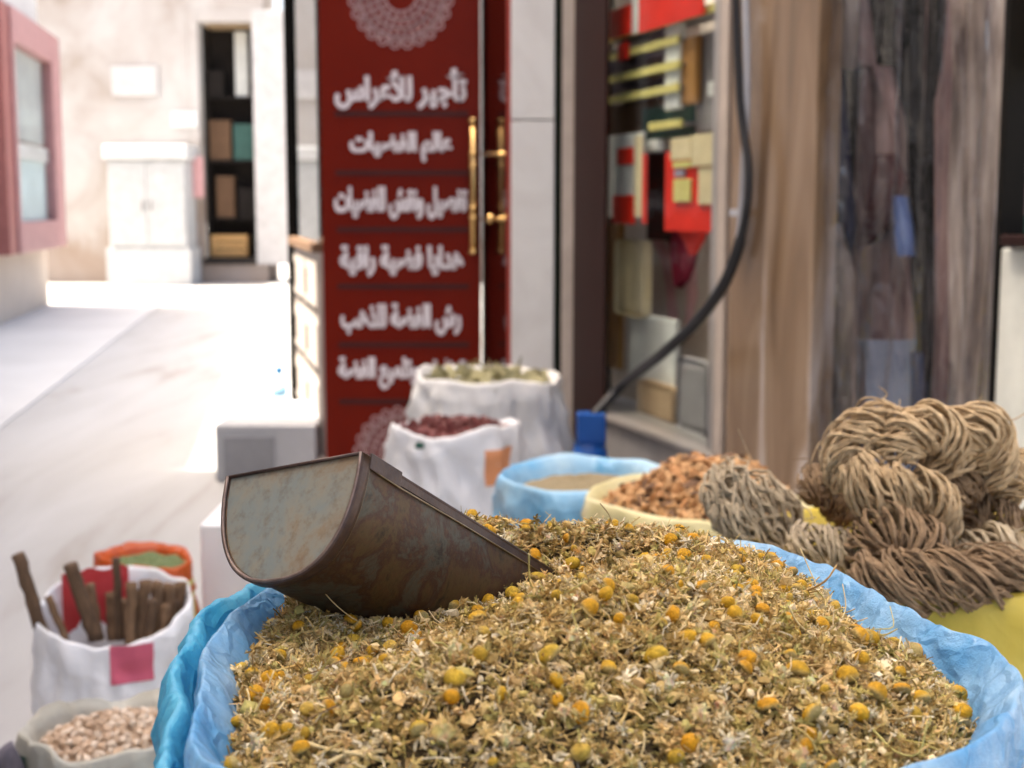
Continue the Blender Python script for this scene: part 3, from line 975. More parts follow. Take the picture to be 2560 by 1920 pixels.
I = np.arange((nx - 1) * nzv).reshape(nx - 1, nzv)[:, :-1].ravel()
F = np.stack([I, I + nzv, I + nzv + 1, I + 1], 1)
link('sheet', np_mesh('sheet', V, F), glass('clear_plastic_sheet', (0.95, 0.94, 0.95), 2.1, 0.03, 0.6), ci)
wall_box('edge_bar', 2486, 2500, 0.0, 3.2, -0.01, 0.06, M['dark'], sb)
wall_box('dark_post', 2296, 2322, 0.0, 3.2, 0.12, 0.06, M['dark'], sb)
wall_box('shop_back_wall', 2034, 2700, 0.0, 3.2, 0.42, 0.05, M['dark'], sb)  # black backdrop added behind the curtain
for nm, pts, off, mt, lab, th in (  # cloths added in place of the curtain's reflections
        ('sky_reflection_cloth', [(2040, -60), (2085, -60), (2040, 120), (2075, 110), (2042, 300), (2062, 300)], 0.10, M['sky_cloth'], 'pale blue white cloth standing in for sky reflected beside the stone pillar', 0.015),
        ('reflection_cloth', [(2085, -60), (2118, -60), (2080, 90), (2128, 90), (2095, 160), (2125, 175)], 0.13, M['taupe_cloth'], 'taupe cloth standing in for a reflection beside the pale blue cloth', 0.02),
        ('reflection_cloth', [(2040, 150), (2080, 60), (2045, 240), (2095, 230), (2060, 400), (2110, 400), (2075, 560), (2130, 560), (2090, 680), (2110, 680)], 0.15, M['navy'],
         'charcoal navy cloth standing in for a reflection beside the pillar', 0.02),
        ('reflection_cloth', [(2105, -60), (2135, -60), (2135, 150), (2165, 180), (2180, 165), (2205, 165), (2150, 330), (2250, 330), (2135, 600), (2280, 600), (2110, 830), (2300, 830),
                           (2090, 1200), (2300, 1200)], 0.20, M['mauve_cloth'], 'broad mauve cloth standing in for a reflection in the plastic curtain', 0.03),
        ('reflection_cloth', [(2190, 385), (2222, 385), (2165, 455), (2252, 455), (2160, 520), (2240, 520), (2140, 620), (2190, 600)], 0.14, M['maroon_cloth'],
         'small maroon cloth standing in for a reflected figure in the curtain', 0.015),
        ('reflection_cloth', [(2230, 490), (2252, 490), (2236, 570), (2266, 570), (2246, 640), (2276, 640)], 0.13, M['blue_cloth'], 'bright blue cloth standing in for the reflected figure beside the maroon', 0.012),
        ('reflection_cloth', [(2035, 560), (2080, 560), (2035, 800), (2120, 700), (2040, 1000), (2130, 1000), (2040, 1250), (2130, 1250)], 0.11, M['taupe_cloth'],
         'grey taupe cloth standing in for a reflection low beside the pillar', 0.02),
        ('reflection_cloth', [(2150, 850), (2260, 850), (2160, 960), (2265, 960), (2170, 1200), (2280, 1200)], 0.12, M['slate_cloth'], 'slate blue cloth standing in for a reflection low in the curtain', 0.03),
        ('reflection_cloth', [(2275, 880), (2300, 880), (2275, 1200), (2300, 1200)], 0.11, M['navy'], 'narrow navy cloth standing in for a reflection low beside the dark post', 0.01),
        ('reflection_cloth', [(2322, -60), (2395, -60), (2325, 300), (2385, 300), (2325, 700), (2390, 700), (2325, 1200), (2380, 1200)], 0.16, M['mauve_cloth'],
         'mauve cloth standing in for a reflection right of the dark post', 0.04),
        ('reflection_cloth', [(2370, -60), (2484, -60), (2400, 200), (2484, 200), (2385, 500), (2480, 500), (2400, 900), (2476, 900), (2390, 1200), (2470, 1200)], 0.10, M['taupe_cloth'],
         'long taupe cloth standing in for a reflection at the right end of the curtain', 0.045)):
    cloth(nm, pts, off, mt, lab, 'garment', th)
# shelf corner at the right edge of the picture
item('brown_valance', 2502, 2680, -40, 135, 0.06, 0.03, M['orange_box'], 'brown wooden valance at the top right edge', 'board')
item('yellow_sign', 2502, 2680, 135, 180, 0.05, 0.03, M['yellow_strip'], 'yellow strip sign under the brown valance', 'sign')
item('goods_shelf', 2502, 2680, 186, 600, 0.30, 0.05, M['teal_box'], 'dark green backed goods shelf at the right edge', 'shelf')
for k, (py0, py1, mt, nm) in enumerate(((205, 262, 'white_box', 'white'), (280, 320, 'red_box', 'red'), (335, 440, 'white_box', 'tall white'), (455, 540, 'pink_cloth', 'pink'))):
    item('hanging_packet', 2508, 2535, py0, py1, 0.2, 0.03, M[mt], '%s packet hanging at the right edge of the photo' % nm, 'packet')
item('pale_counter', 2498, 2700, 625, 1300, -0.005, 0.4, M['white_box'], 'pale counter front at the right edge', 'counter')
item('brown_counter', 2498, 2700, 590, 622, -0.03, 0.45, M['brown_frame'], 'dark brown topped counter edge above the pale counter', 'counter')

# unseen canopy added over the shops to shade them
cn = empty('canopy', (0.5, 2, 3.3), label='unseen canvas canopy added to shade the shop fronts', cat='canopy')
MB().add([(0.95, -5.5, 0.05), (3.5, -5.5, 0.35), (3.5, 1.6, 0.35), (0.95, 1.9, 0.05), (0.95, -5.5, 0.10), (3.5, -5.5, 0.40), (3.5, 1.6, 0.40), (0.95, 1.9, 0.10)],
         [(0, 1, 2, 3), (7, 6, 5, 4), (0, 4, 5, 1), (1, 5, 6, 2), (2, 6, 7, 3), (3, 7, 4, 0)]).obj('canvas', M['canvas'], cn)
for y in (-5, -2.5, 0, 1.5):
    MB().tube([(0.97, y, 0.03), (3.2, y, 0.3)], 0.02, 8).obj('beam', M['metal_frame'], cn, True)

# ------------------------------------------------------------------ sacks
def fbm(x, y, z, o=3):
    return noise.fractal((x, y, z), 1.0, 2.0, o)


def crumple(x, y, z, sc):
    v = Vector((x * sc, y * sc, z * sc))
    d, _ = noise.voronoi(v)
    return d[1] - d[0]


def sack(name, cx, cy, r, zr, zb, mat, label, seed=0, cat='sack', nth=120, wav=0.05, lift=0.02, bulge=1.12, cuff=0.06, wrinkle=0.012, squash=1.0, rfun=None, zfun=None,
         lean=(0, 0), inner=0.08):
    """an open sack: inner wall, soft rolled rim, outer cuff, body down to its base"""
    root = empty(name, (cx, cy, zb), label=label, cat=cat)
    hgt = zr - zb
    prof = [(0.80, -inner, 0.4), (0.86, -inner * 0.6, 0.6), (0.92, -inner * 0.3, 0.8), (0.965, -inner * 0.1, 1), (0.99, -0.006, 1), (1.01, 0.0, 1), (1.035, -0.005, 1),
            (1.055, -0.018, 1), (1.06, -0.035, 1), (1.055, -cuff, 1), (1.045, -cuff - 0.012, 0.9)]
    nb = 14
    for k in range(1, nb + 1):
        t = k / nb
        prof.append((1.03 + (bulge - 1.03) * math.sin(min(1, t * 1.15) * math.pi) ** 0.8 if t < 1 else 0.92, -cuff - 0.02 - t * (hgt - cuff - 0.02), 0.6))
    V = np.zeros((len(prof) * nth, 3))
    for i, (fr, dz, amp) in enumerate(prof):
        for k in range(nth):
            th = 2 * math.pi * k / nth
            c, s_ = math.cos(th), math.sin(th)
            rr = r * (rfun(th) if rfun else 1) * fr
            rr *= 1 + wav * amp * fbm(c * 1.3 + seed, s_ * 1.3, dz * 2)
            lf = lift * (fbm(c * 0.8, s_ * 0.8 + seed, 5.0, 1) + 0.25 * fbm(c * 2.2, s_ * 2.2 + seed, 5.0, 2)) * max(0, 1 + dz / 0.12 if dz > -0.12 else 0)
            wr = wrinkle * (fbm(c * 5 + seed, s_ * 5, dz * (9 if i > 10 else 4), 4)) + wrinkle * 0.5 * math.sin(th * 17 + 5 * fbm(c * 2, s_ * 2, seed)) * (0.35 if i > 10 else 0.12)
            rr += wr * (0.3 if i <= 10 else 1.5)
            rr += r * 0.10 * (crumple(rr * c + seed, rr * s_, dz, 2.2 / r) - 0.3) * (0.45 if i <= 6 else 1)
            if i > 8: rr += wrinkle * 1.2 * (1 - abs(noise.noise((c * 3.2 + seed, s_ * 3.2, dz * 7 + c * 2))) * 3)
            zz = dz + lf + (zfun(th) * max(0, 1 + dz / 0.15) if zfun else 0)
            tt = -dz / hgt
            V[i * nth + k] = (rr * c + lean[0] * (1 - tt), rr * s_ * squash + lean[1] * (1 - tt), max(0.002, hgt + zz) if i < len(prof) - 1 else 0.001)
    F = []
    for i in range(len(prof) - 1):
        for k in range(nth):
            k2 = (k + 1) % nth
            F.append((i * nth + k, i * nth + k2, (i + 1) * nth + k2, (i + 1) * nth + k))
    bag = link('bag', np_mesh('bag', V, np.array(F)), mat, root)
    return root, bag


def dome_mesh(name, r, hh, zc, seed, mat, parent, squash=1.0, n=40, lump=0.01, cols=None):
    V = [(0, 0, zc + hh)]; F = []
    rings = 14
    for i in range(1, rings + 1):
        t = i / rings
        for k in range(n):
            th = 2 * math.pi * k / n
            x, y = r * t * math.cos(th), r * t * math.sin(th) * squash
            V.append((x, y, zc + hh * (1 - t * t) + lump * fbm(x * 30 + seed, y * 30, 0)))
    for k in range(n): F.append((0, 1 + k, 1 + (k + 1) % n))
    tri = np.array(F); Q = []
    for i in range(rings - 1):
        for k in range(n):
            k2 = (k + 1) % n
            Q.append((1 + i * n + k, 1 + (i + 1) * n + k, 1 + (i + 1) * n + k2, 1 + i * n + k2))
    return link(name, np_mesh(name, V, [tri, np.array(Q)]), mat, parent)


def lump_mesh(name, rad, seed, flat=(1, 1, 1), rough=0.35, sub=1, freq=1.4):
    bm = bmesh.new()
    bmesh.ops.create_icosphere(bm, subdivisions=sub, radius=1)
    for v in bm.verts:
        f = 1 + rough * noise.noise(v.co * freq + Vector((seed * 3.1, seed * 1.7, 0)))
        v.co = Vector((v.co.x * flat[0], v.co.y * flat[1], v.co.z * flat[2])) * rad * f
    me = bpy.data.meshes.new(name); bm.to_mesh(me); bm.free()
    return me


def scatter(name, meshes, n, place, mats, label, cat, group, rz=True, smooth=False):
    """n single things from a few shared meshes"""
    for me in meshes:
        if not me.materials: me.materials.append(mats[rnd.randrange(len(mats))])
        for p in me.polygons: p.use_smooth = smooth
    for k in range(n):
        loc, nrm, sc = place(k)
        o = bpy.data.objects.new(name, meshes[k % len(meshes)])
        COL.objects.link(o)
        o.location = loc
        q = Vector(nrm).to_track_quat('Z', 'Y')
        o.rotation_euler = (q @ Euler((rnd.gauss(0, 0.6), rnd.gauss(0, 0.6), rnd.uniform(0, 6.28))).to_quaternion()).to_euler()
        o.scale = (sc, sc, sc)
        tag(o, label, cat, group)


def disc_points(n, r, mind, tries=60):
    pts = []
    for _ in range(n):
        best = None; bd = -1
        for _ in range(10):
            a = rnd.uniform(0, 2 * math.pi); q = r * math.sqrt(rnd.random())
            p = (q * math.cos(a), q * math.sin(a))
            d = min(((p[0] - u) ** 2 + (p[1] - v) ** 2 for u, v in pts), default=9)
            if d > bd: bd = d; best = p
        pts.append(best)
    return pts


M['white_sack'] = film('white_woven_plastic', (0.72, 0.73, 0.76), (0.82, 0.82, 0.84), 0.12, 0.5, 0.8, 14)
M['grey_sack'] = film('grey_white_woven_plastic', (0.66, 0.66, 0.66), (0.78, 0.78, 0.78), 0.1, 0.5, 0.9, 10)
M['blue_sack'] = film('blue_woven_plastic', (0.02, 0.34, 0.66), (0.48, 0.68, 0.80), 0.2, 0.3, 1.0, 16)  # highlights on the crumpled plastic put into the colour as pale mottling
M['yellow_sack'] = film('yellow_woven_plastic', (0.62, 0.46, 0.05), (0.68, 0.54, 0.10), 0.2, 0.42, 0.35, 16)
M['pale_yellow_sack'] = film('pale_yellow_woven_plastic', (0.66, 0.58, 0.28), (0.74, 0.68, 0.42), 0.2, 0.42, 0.35, 16)
M['orange_sack'] = film('orange_woven_plastic', (0.55, 0.07, 0.01), (0.65, 0.13, 0.02), 0.25, 0.42, 0.35, 16)
M['dirty_sack'] = film('dirty_white_woven_plastic', (0.33, 0.30, 0.24), (0.50, 0.50, 0.45), 0.12, 0.5, 0.4, 20)
M['black_cloth'] = plain('charcoal_purple_cloth', (0.085, 0.075, 0.09), 0.95, var=0.4, scale=25)
M['leaf'] = noisy('dried_olive_leaf', [(0.3, (0.16, 0.15, 0.06)), (0.7, (0.32, 0.29, 0.15))], 30, 0.8, 0.3, 0.001, 80)
M['leaf_pale'] = noisy('pale_dried_leaf', [(0.3, (0.24, 0.22, 0.11)), (0.7, (0.36, 0.33, 0.19))], 30, 0.8, 0.3, 0.001, 80)
M['hibiscus'] = noisy('dark_red_petal', [(0.3, (0.07, 0.012, 0.012)), (0.7, (0.20, 0.035, 0.03))], 60, 0.6, 0.3, 0.002, 120)
M['bark'] = noisy('orange_brown_bark', [(0.25, (0.22, 0.095, 0.035)), (0.5, (0.42, 0.20, 0.075)), (0.75, (0.56, 0.31, 0.14))], 60, 0.85, 0.6, 0.002, 200)
M['bark_pale'] = noisy('pale_orange_bark', [(0.25, (0.42, 0.22, 0.09)), (0.75, (0.68, 0.43, 0.22))], 60, 0.85, 0.6, 0.002, 200)
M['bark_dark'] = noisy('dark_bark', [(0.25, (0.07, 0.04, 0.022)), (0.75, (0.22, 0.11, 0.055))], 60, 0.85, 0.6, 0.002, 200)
M['seed'] = noisy('olive_brown_seed', [(0.3, (0.15, 0.11, 0.055)), (0.7, (0.30, 0.24, 0.14))], 250, 0.85, 0.8, 0.003, 300)
M['herb'] = noisy('green_dried_herb', [(0.3, (0.05, 0.08, 0.02)), (0.7, (0.20, 0.24, 0.10))], 250, 0.9, 0.9, 0.004, 300)
M['resin'] = noisy('beige_resin', [(0.3, (0.33, 0.22, 0.14)), (0.7, (0.55, 0.40, 0.28))], 70, 0.7, 0.4, 0.001, 200)
M['resin_pale'] = noisy('pale_resin', [(0.3, (0.46, 0.36, 0.27)), (0.7, (0.66, 0.54, 0.42))], 70, 0.6, 0.4, 0.001, 200)
M['stick'] = noisy('dark_brown_stick_bark', [(0.3, (0.045, 0.024, 0.012)), (0.7, (0.15, 0.085, 0.045))], 30, 0.9, 0.8, 0.003, 90, stretch=(3, 3, 0.6))
M['stick_pale'] = noisy('brown_stick_bark', [(0.3, (0.10, 0.055, 0.028)), (0.7, (0.26, 0.15, 0.08))], 30, 0.9, 0.8, 0.003, 90, stretch=(3, 3, 0.6))
M['pink_print'] = plain('pink_print', (0.52, 0.10, 0.16), 0.5)
M['orange_print'] = plain('orange_print', (0.62, 0.26, 0.12), 0.5)
M['green_print'] = plain('green_print', (0.04, 0.17, 0.12), 0.5)


def patch_on(bag, th0, th1, z0, z1, mat, name, n=10, out=0.003):
    """a printed patch that follows the bag's own surface between two angles and heights"""
    me = bag.data
    P = np.zeros(len(me.vertices) * 3, np.float32); me.vertices.foreach_get('co', P); P = P.reshape(-1, 3)
    nth = 120
    P = P.reshape(-1, nth, 3)[7:]
    V = []; F = []
    ks = [int(round((th0 + (th1 - th0) * i / n) / (2 * math.pi) * nth)) % nth for i in range(n + 1)]
    zs = [z1 + (z0 - z1) * j / n for j in range(n + 1)]
    for k in ks:
        prof = P[:, k]
        order = np.argsort(prof[:, 2])
        for z in zs:
            x = np.interp(z, prof[order, 2], prof[order, 0]); y = np.interp(z, prof[order, 2], prof[order, 1])
            l = math.hypot(x, y)
            V.append((x * (1 + out / l), y * (1 + out / l), z))
    for i in range(n):
        for j in range(n):
            F.append((i * (n + 1) + j, (i + 1) * (n + 1) + j, (i + 1) * (n + 1) + j + 1, i * (n + 1) + j + 1))
    return link(name, np_mesh(name, V, np.array(F)), mat, bag)


# -- big white sack with dried leaves
c = at(1216, 945, 5.0)
rt, bag = sack('leaf_sack', c.x, 5.0, 0.255, c.z + 0.01, 0, M['grey_sack'], 'large whitish sack of dried olive leaves before the marble pillar', 1, wrinkle=0.018, wav=0.08, lift=0.05)
dome_mesh('leaf_litter', 0.235, 0.02, c.z - 0.045, 3, M['leaf'], rt)


def leaf_mesh(l, wd, seed, curl):
    V = []; F = []
    n = 7
    for i in range(n):
        t = i / (n - 1)
        ww = wd * math.sin(math.pi * min(1, t * 0.93 + 0.05)) ** 0.8
        x = (t - 0.5) * l
        z = curl * math.sin(t * 3 + seed) * l
        for s, q in ((-1, 0.25), (0, 0), (1, 0.25)):
            V.append((x, s * ww, z + q * ww * (1 if seed % 2 else -1)))
    for i in range(n - 1):
        for j in range(2):
            F.append((i * 3 + j, i * 3 + j + 1, (i + 1) * 3 + j + 1, (i + 1) * 3 + j))
    return np_mesh('dried_leaf', V, np.array(F))


lm = [leaf_mesh(rnd.uniform(0.09, 0.15), rnd.uniform(0.012, 0.024), k, rnd.uniform(0.04, 0.16)) for k in range(8)]
pts = disc_points(70, 0.22, 0.02)
scatter('dried_leaf', lm, 70, lambda k: ((c.x + pts[k][0], 5.0 + pts[k][1], c.z - 0.02 + 0.03 * (1 - (pts[k][0] ** 2 + pts[k][1] ** 2) / 0.05) + rnd.uniform(0, 0.02)),
                                         (rnd.gauss(0, .5), rnd.gauss(0, .5), 1), rnd.uniform(0.8, 1.2)), [M['leaf'], M['leaf_pale']],
        'dried olive green leaf in the large whitish sack', 'leaf', 'dried leaves in the large whitish sack', smooth=True)

# -- white sack with dark red petals
c = at(1138, 1072, 4.2)
rt, bag = sack('petal_sack', c.x, 4.2, 0.19, c.z + 0.005, 0, M['white_sack'], 'white sack of dark red dried petals behind the scoop', 4, wrinkle=0.012, wav=0.06, lift=0.05)
patch_on(bag, R(298), R(330), c.z - 0.14, c.z - 0.035, M['orange_print'], 'orange_print')
patch_on(bag, R(236), R(246), c.z - 0.030, c.z - 0.012, M['green_print'], 'green_print')
dome_mesh('petal_bed', 0.175, 0.03, c.z - 0.012, 5, M['hibiscus'], rt)
hm = [lump_mesh('dried_petal', 0.016, k, (1, 0.8, 0.45), 0.8, 2, 1.8) for k in range(6)]
pts2 = disc_points(90, 0.165, 0.02)
scatter('dried_petal', hm, 90, lambda k: ((c.x + pts2[k][0], 4.2 + pts2[k][1], c.z + 0.02 - 0.03 * (pts2[k][0] ** 2 + pts2[k][1] ** 2) / 0.028 + rnd.uniform(0, 0.012)), (0, 0, 1),
                                          rnd.uniform(0.7, 1.2)), [M['hibiscus']], 'dark red dried petal in the white sack', 'petal', 'dark red petals in the white sack')

# -- blue sack with olive brown seed
c = at(1478, 1192, 2.9)
rt, bag = sack('seed_sack', c.x, 2.9, 0.19, c.z + 0.012, 0, M['blue_sack'], 'sky blue sack of olive brown seed behind the chamomile', 9, wrinkle=0.012, wav=0.06, lift=0.02, inner=0.09)
dome_mesh('seed', 0.168, 0.03, c.z - 0.034, 7, M['seed'], rt)

# -- yellow sack with orange bark chips
c = at(1745, 1250, 2.2)
rt, bag = sack('bark_sack', c.x, 2.2, 0.175, c.z, 0, M['pale_yellow_sack'], 'pale yellow sack heaped with orange brown bark chips', 13, wrinkle=0.006, wav=0.05, lift=0.02)
CB = c.copy()


def bark_h(x, y):
    q = (x * x + y * y) / 0.163 ** 2
    return c.z - 0.025 + 0.09 * (1 + 2.2 * x) * max(0, 1 - q) ** 0.8 * (1 + 0.25 * fbm(x * 12, y * 12, 1))


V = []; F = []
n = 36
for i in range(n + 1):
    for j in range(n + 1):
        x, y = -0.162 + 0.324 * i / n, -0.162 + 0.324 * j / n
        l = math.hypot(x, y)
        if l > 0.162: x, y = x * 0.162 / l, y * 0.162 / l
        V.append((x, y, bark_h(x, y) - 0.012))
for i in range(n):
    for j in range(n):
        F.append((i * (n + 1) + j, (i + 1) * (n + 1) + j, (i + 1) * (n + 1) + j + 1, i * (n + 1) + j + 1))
link('bark_gap_shade', np_mesh('bark_gap_shade', V, np.array(F)), M['bark_dark'], rt)  # dark bark bed, shade between the chips put into its colour
bmh = [lump_mesh('bark_chip', 0.0115, k + 20, (1.3, 0.75, 0.35), 1.0, 1, 1.8) for k in range(10)]
for k, me in enumerate(bmh): me.materials.append(M[['bark', 'bark_pale', 'bark', 'bark_pale', 'bark_dark'][k % 5]])
pts3 = disc_points(300, 0.157, 0.01)


def pb(k):
    x, y = pts3[k]
    g = Vector((-(bark_h(x + .01, y) - bark_h(x - .01, y)) / .02, -(bark_h(x, y + .01) - bark_h(x, y - .01)) / .02, 1))
    return (c.x + x, 2.2 + y, bark_h(x, y) - 0.003 + rnd.uniform(0, 0.005)), g, rnd.uniform(0.5, 1.05)


scatter('bark_chip', bmh, 300, pb, [M['bark']], 'orange brown bark chip heaped in the pale yellow sack', 'bark chip', 'bark chips in the pale yellow sack')

AV = []; AF = []; b0 = 0
tmpl = []
for k in range(8):
    me = lump_mesh('t', 0.0065, k + 50, (1.3, 0.7, 0.35), 1.0, 1, 1.8)
    tmpl.append((np.array([tuple(v.co) for v in me.vertices]), np.array([tuple(p.vertices) for p in me.polygons]))); bpy.data.meshes.remove(me)
for k in range(1500):
    a = rnd.uniform(0, 6.283); q = 0.16 * math.sqrt(rnd.random())
    x, y = q * math.cos(a), q * math.sin(a)
    v, f = tmpl[k % 8]
    e = np.array(Euler((rnd.gauss(0, .7), rnd.gauss(0, .7), rnd.uniform(0, 6.28))).to_matrix()) * rnd.uniform(0.6, 1.3)
    AV.append(v @ e.T + np.array((x, y, bark_h(x, y) - 0.004 + rnd.gauss(0, 0.002)))); AF.append(f + b0); b0 += len(v)
o = link('bark_fragments', np_mesh('bark_fragments', np.concatenate(AV), np.concatenate(AF), False), M['bark_pale'], rt)
o['kind'] = 'stuff'

# -- yellow sack carrying the root hanks
ce = at(2330, 1375, 1.45)
rt, bag = sack('hank_sack', ce.x, 1.45, 0.195, H - 0.352, 0, M['yellow_sack'], 'yellow sack at the right edge under the root hanks', 17, wrinkle=0.004, wav=0.03, lift=0.012, inner=0.12)
dome_mesh('root_bed', 0.17, 0.04, H - 0.352 - 0.07, 9, M['bark_dark'], rt)

# -- orange sack with green herb
c = at(358, 1405, 2.9)
rt, bag = sack('herb_sack', c.x, 2.9, 0.100, c.z + 0.01, 0, M['orange_sack'], 'small orange sack of green dried herb behind the sticks', 21, wrinkle=0.008, wav=0.1, lift=0.03, inner=0.05)
dome_mesh('herb', 0.090, 0.018, c.z - 0.008, 11, M['herb'], rt)
patch_on(bag, R(318), R(350), 0.05, c.z - 0.03, M['yellow_strip'], 'yellow_stripe')

# -- white sack with sticks
c = at(285, 1510, 2.4)
rt, bag = sack('stick_sack', c.x, 2.4, 0.130, c.z, 0, M['white_sack'], 'white sack with pink panel holding brown sticks at the left', 25, wrinkle=0.007, wav=0.07, lift=0.03, inner=0.14,
               zfun=lambda th: 0.03 * math.sin(th))
patch_on(bag, R(283), R(312), c.z - 0.10, c.z - 0.035, M['pink_print'], 'pink_print')
patch_on(bag, R(288), R(306), c.z - 0.155, c.z - 0.13, M['pink_print'], 'pink_print')
n = 16
V = []
for i in range(n + 1):
    th = R(92 + 66 * i / n)
    for j in range(6):
        V.append((0.112 * math.cos(th), 0.112 * math.sin(th), c.z - 0.11 + 0.148 * j / 5 + 0.004 * math.sin(i * 0.9)))
F = [(i * 6 + j, (i + 1) * 6 + j, (i + 1) * 6 + j + 1, i * 6 + j + 1) for i in range(n) for j in range(5)]
link('red_lining', np_mesh('red_lining', V, np.array(F)), film('red_woven_plastic', (0.45, 0.03, 0.03), (0.58, 0.07, 0.08), 0.2, 0.4, 0.5, 16), rt)
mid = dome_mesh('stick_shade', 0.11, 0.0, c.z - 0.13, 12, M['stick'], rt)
stk = [(45, 1385, 110, 1600, .012, 0), (175, 1410, 240, 1600, .013, 0), (290, 1395, 300, 1600, .007, 0), (225, 1460, 250, 1600, .008, 1), (275, 1480, 280, 1600, .009, 1),
       (330, 1455, 325, 1610, .010, 1), (362, 1450, 350, 1610, .011, 1), (395, 1455, 380, 1610, .010, 1), (425, 1460, 410, 1610, .011, 1), (452, 1455, 438, 1600, .011, 1),
       (380, 1500, 372, 1610, .009, 0), (415, 1510, 400, 1610, .009, 1), (345, 1505, 340, 1610, .009, 0), (440, 1500, 425, 1600, .009, 0), (305, 1500, 305, 1600, .008, 1),
       (120, 1490, 165, 1600, .007, 1)]
stlab = ['thick stick leaning far left out of the white sack', 'thick stick in the middle leaning left out of the white sack', 'thin upright stick before the orange sack']
for k, (x0, y0, x1, y1, rr, pm) in enumerate(stk):
    Yk = 2.36 + 0.022 * (k % 5) if k > 2 else 2.345 + 0.02 * k
    a, b = at(x0, y0, Yk), at(x1, y1, Yk - 0.01)
    pth = [b.lerp(a, t / 9) + Vector((0.003 * fbm(t * .7, k, 0), 0.003 * fbm(k, t * .7, 0), 0)) for t in range(10)]
    o = MB().tube([p - b for p in pth], [rr * (1 + 0.15 * fbm(t * 1.1, k, 4)) for t in range(10)], 10).obj('stick', M['stick_pale' if pm else 'stick'], None, True, loc=b)
    if k < 3: tag(o, stlab[k], 'stick', 'sticks in the white sack')
    else: tag(o, 'short cut brown stick standing inside the white sack', 'stick', 'sticks in the white sack')

# -- sack of beige resin
c = at(300, 1836, 1.75)
rt, bag = sack('resin_sack', c.x, 1.75, 0.118, c.z + 0.02, 0, M['dirty_sack'], 'dirty white sack of beige resin lumps at the lower left', 29, wrinkle=0.009, wav=0.12, lift=0.045, inner=0.06)
for t0 in (70, 130, 210, 262, 325):
    patch_on(bag, R(t0), R(t0 + 9), 0.2, c.z - 0.002, M['green_print'], 'green_stripe')
dome_mesh('resin_bed', 0.106, 0.03, c.z - 0.016, 15, M['resin'], rt)
rm = [lump_mesh('resin_lump', 0.0078, k + 40, (1.1, 0.85, 0.7), 0.6, 1, 1.5) for k in range(8)]
pts4 = disc_points(260, 0.102, 0.01)
for k, me in enumerate(rm): me.materials.append(M['resin_pale' if k % 3 == 0 else 'resin'])
scatter('resin_lump', rm, 260, lambda k: ((c.x + pts4[k][0], 1.75 + pts4[k][1], c.z + 0.016 - 0.03 * (pts4[k][0] ** 2 + pts4[k][1] ** 2) / 0.0104 + rnd.uniform(0, 0.006)),
                                          (0, 0, 1), rnd.uniform(0.6, 1.15)), [M['resin']], 'beige resin lump in the dirty white sack', 'resin', 'resin lumps in the dirty white sack')

# -- charcoal bundle at the lower left corner, white pedestal behind the blue sack
c = at(5, 1880, 1.62)
rt = empty('dark_bundle', (c.x - 0.02, 1.62, 0), label='charcoal purple cloth bundle in the bottom left corner', cat='bundle')
bm = bmesh.new(); bmesh.ops.create_icosphere(bm, subdivisions=4, radius=1)
for v in bm.verts:
    f = 1 + 0.25 * noise.noise(v.co * 2.2) + 0.08 * noise.noise(v.co * 7)
    v.co = Vector((v.co.x * 0.055 * f, v.co.y * 0.1 * f, (v.co.z * f + 1.0) * (c.z + 0.01) / 2))
me = bpy.data.meshes.new('cloth'); bm.to_mesh(me); bm.free()
for p in me.polygons: p.use_smooth = True
link('cloth', me, M['black_cloth'], rt)
pa_, pb_ = at(498, 1290, 3.0), at(640, 1290, 3.0)
pd = empty('white_pedestal', (pa_.x, 3.0, 0), label='narrow white stone pedestal left of the blue lined sack', cat='pedestal')
MB().box((0, 0, 0), (pb_.x - pa_.x, 0.25, pa_.z - 0.02)).obj('shaft', M['marble'], pd, bevel=0.006)

# ------------------------------------------------------------------ root hanks
hank_mats = [noisy('pale_fibre', [(0.3, (0.32, 0.215, 0.115)), (0.7, (0.68, 0.51, 0.31))], 90, 0.95, 0.9, 0.002, 500, stretch=(1, 1, 1)),
             noisy('brown_fibre', [(0.3, (0.15, 0.092, 0.050)), (0.7, (0.36, 0.245, 0.145))], 90, 0.95, 0.9, 0.002, 500),
             noisy('grey_tan_fibre', [(0.3, (0.30, 0.235, 0.155)), (0.7, (0.58, 0.48, 0.34))], 90, 0.95, 0.9, 0.002, 500)]


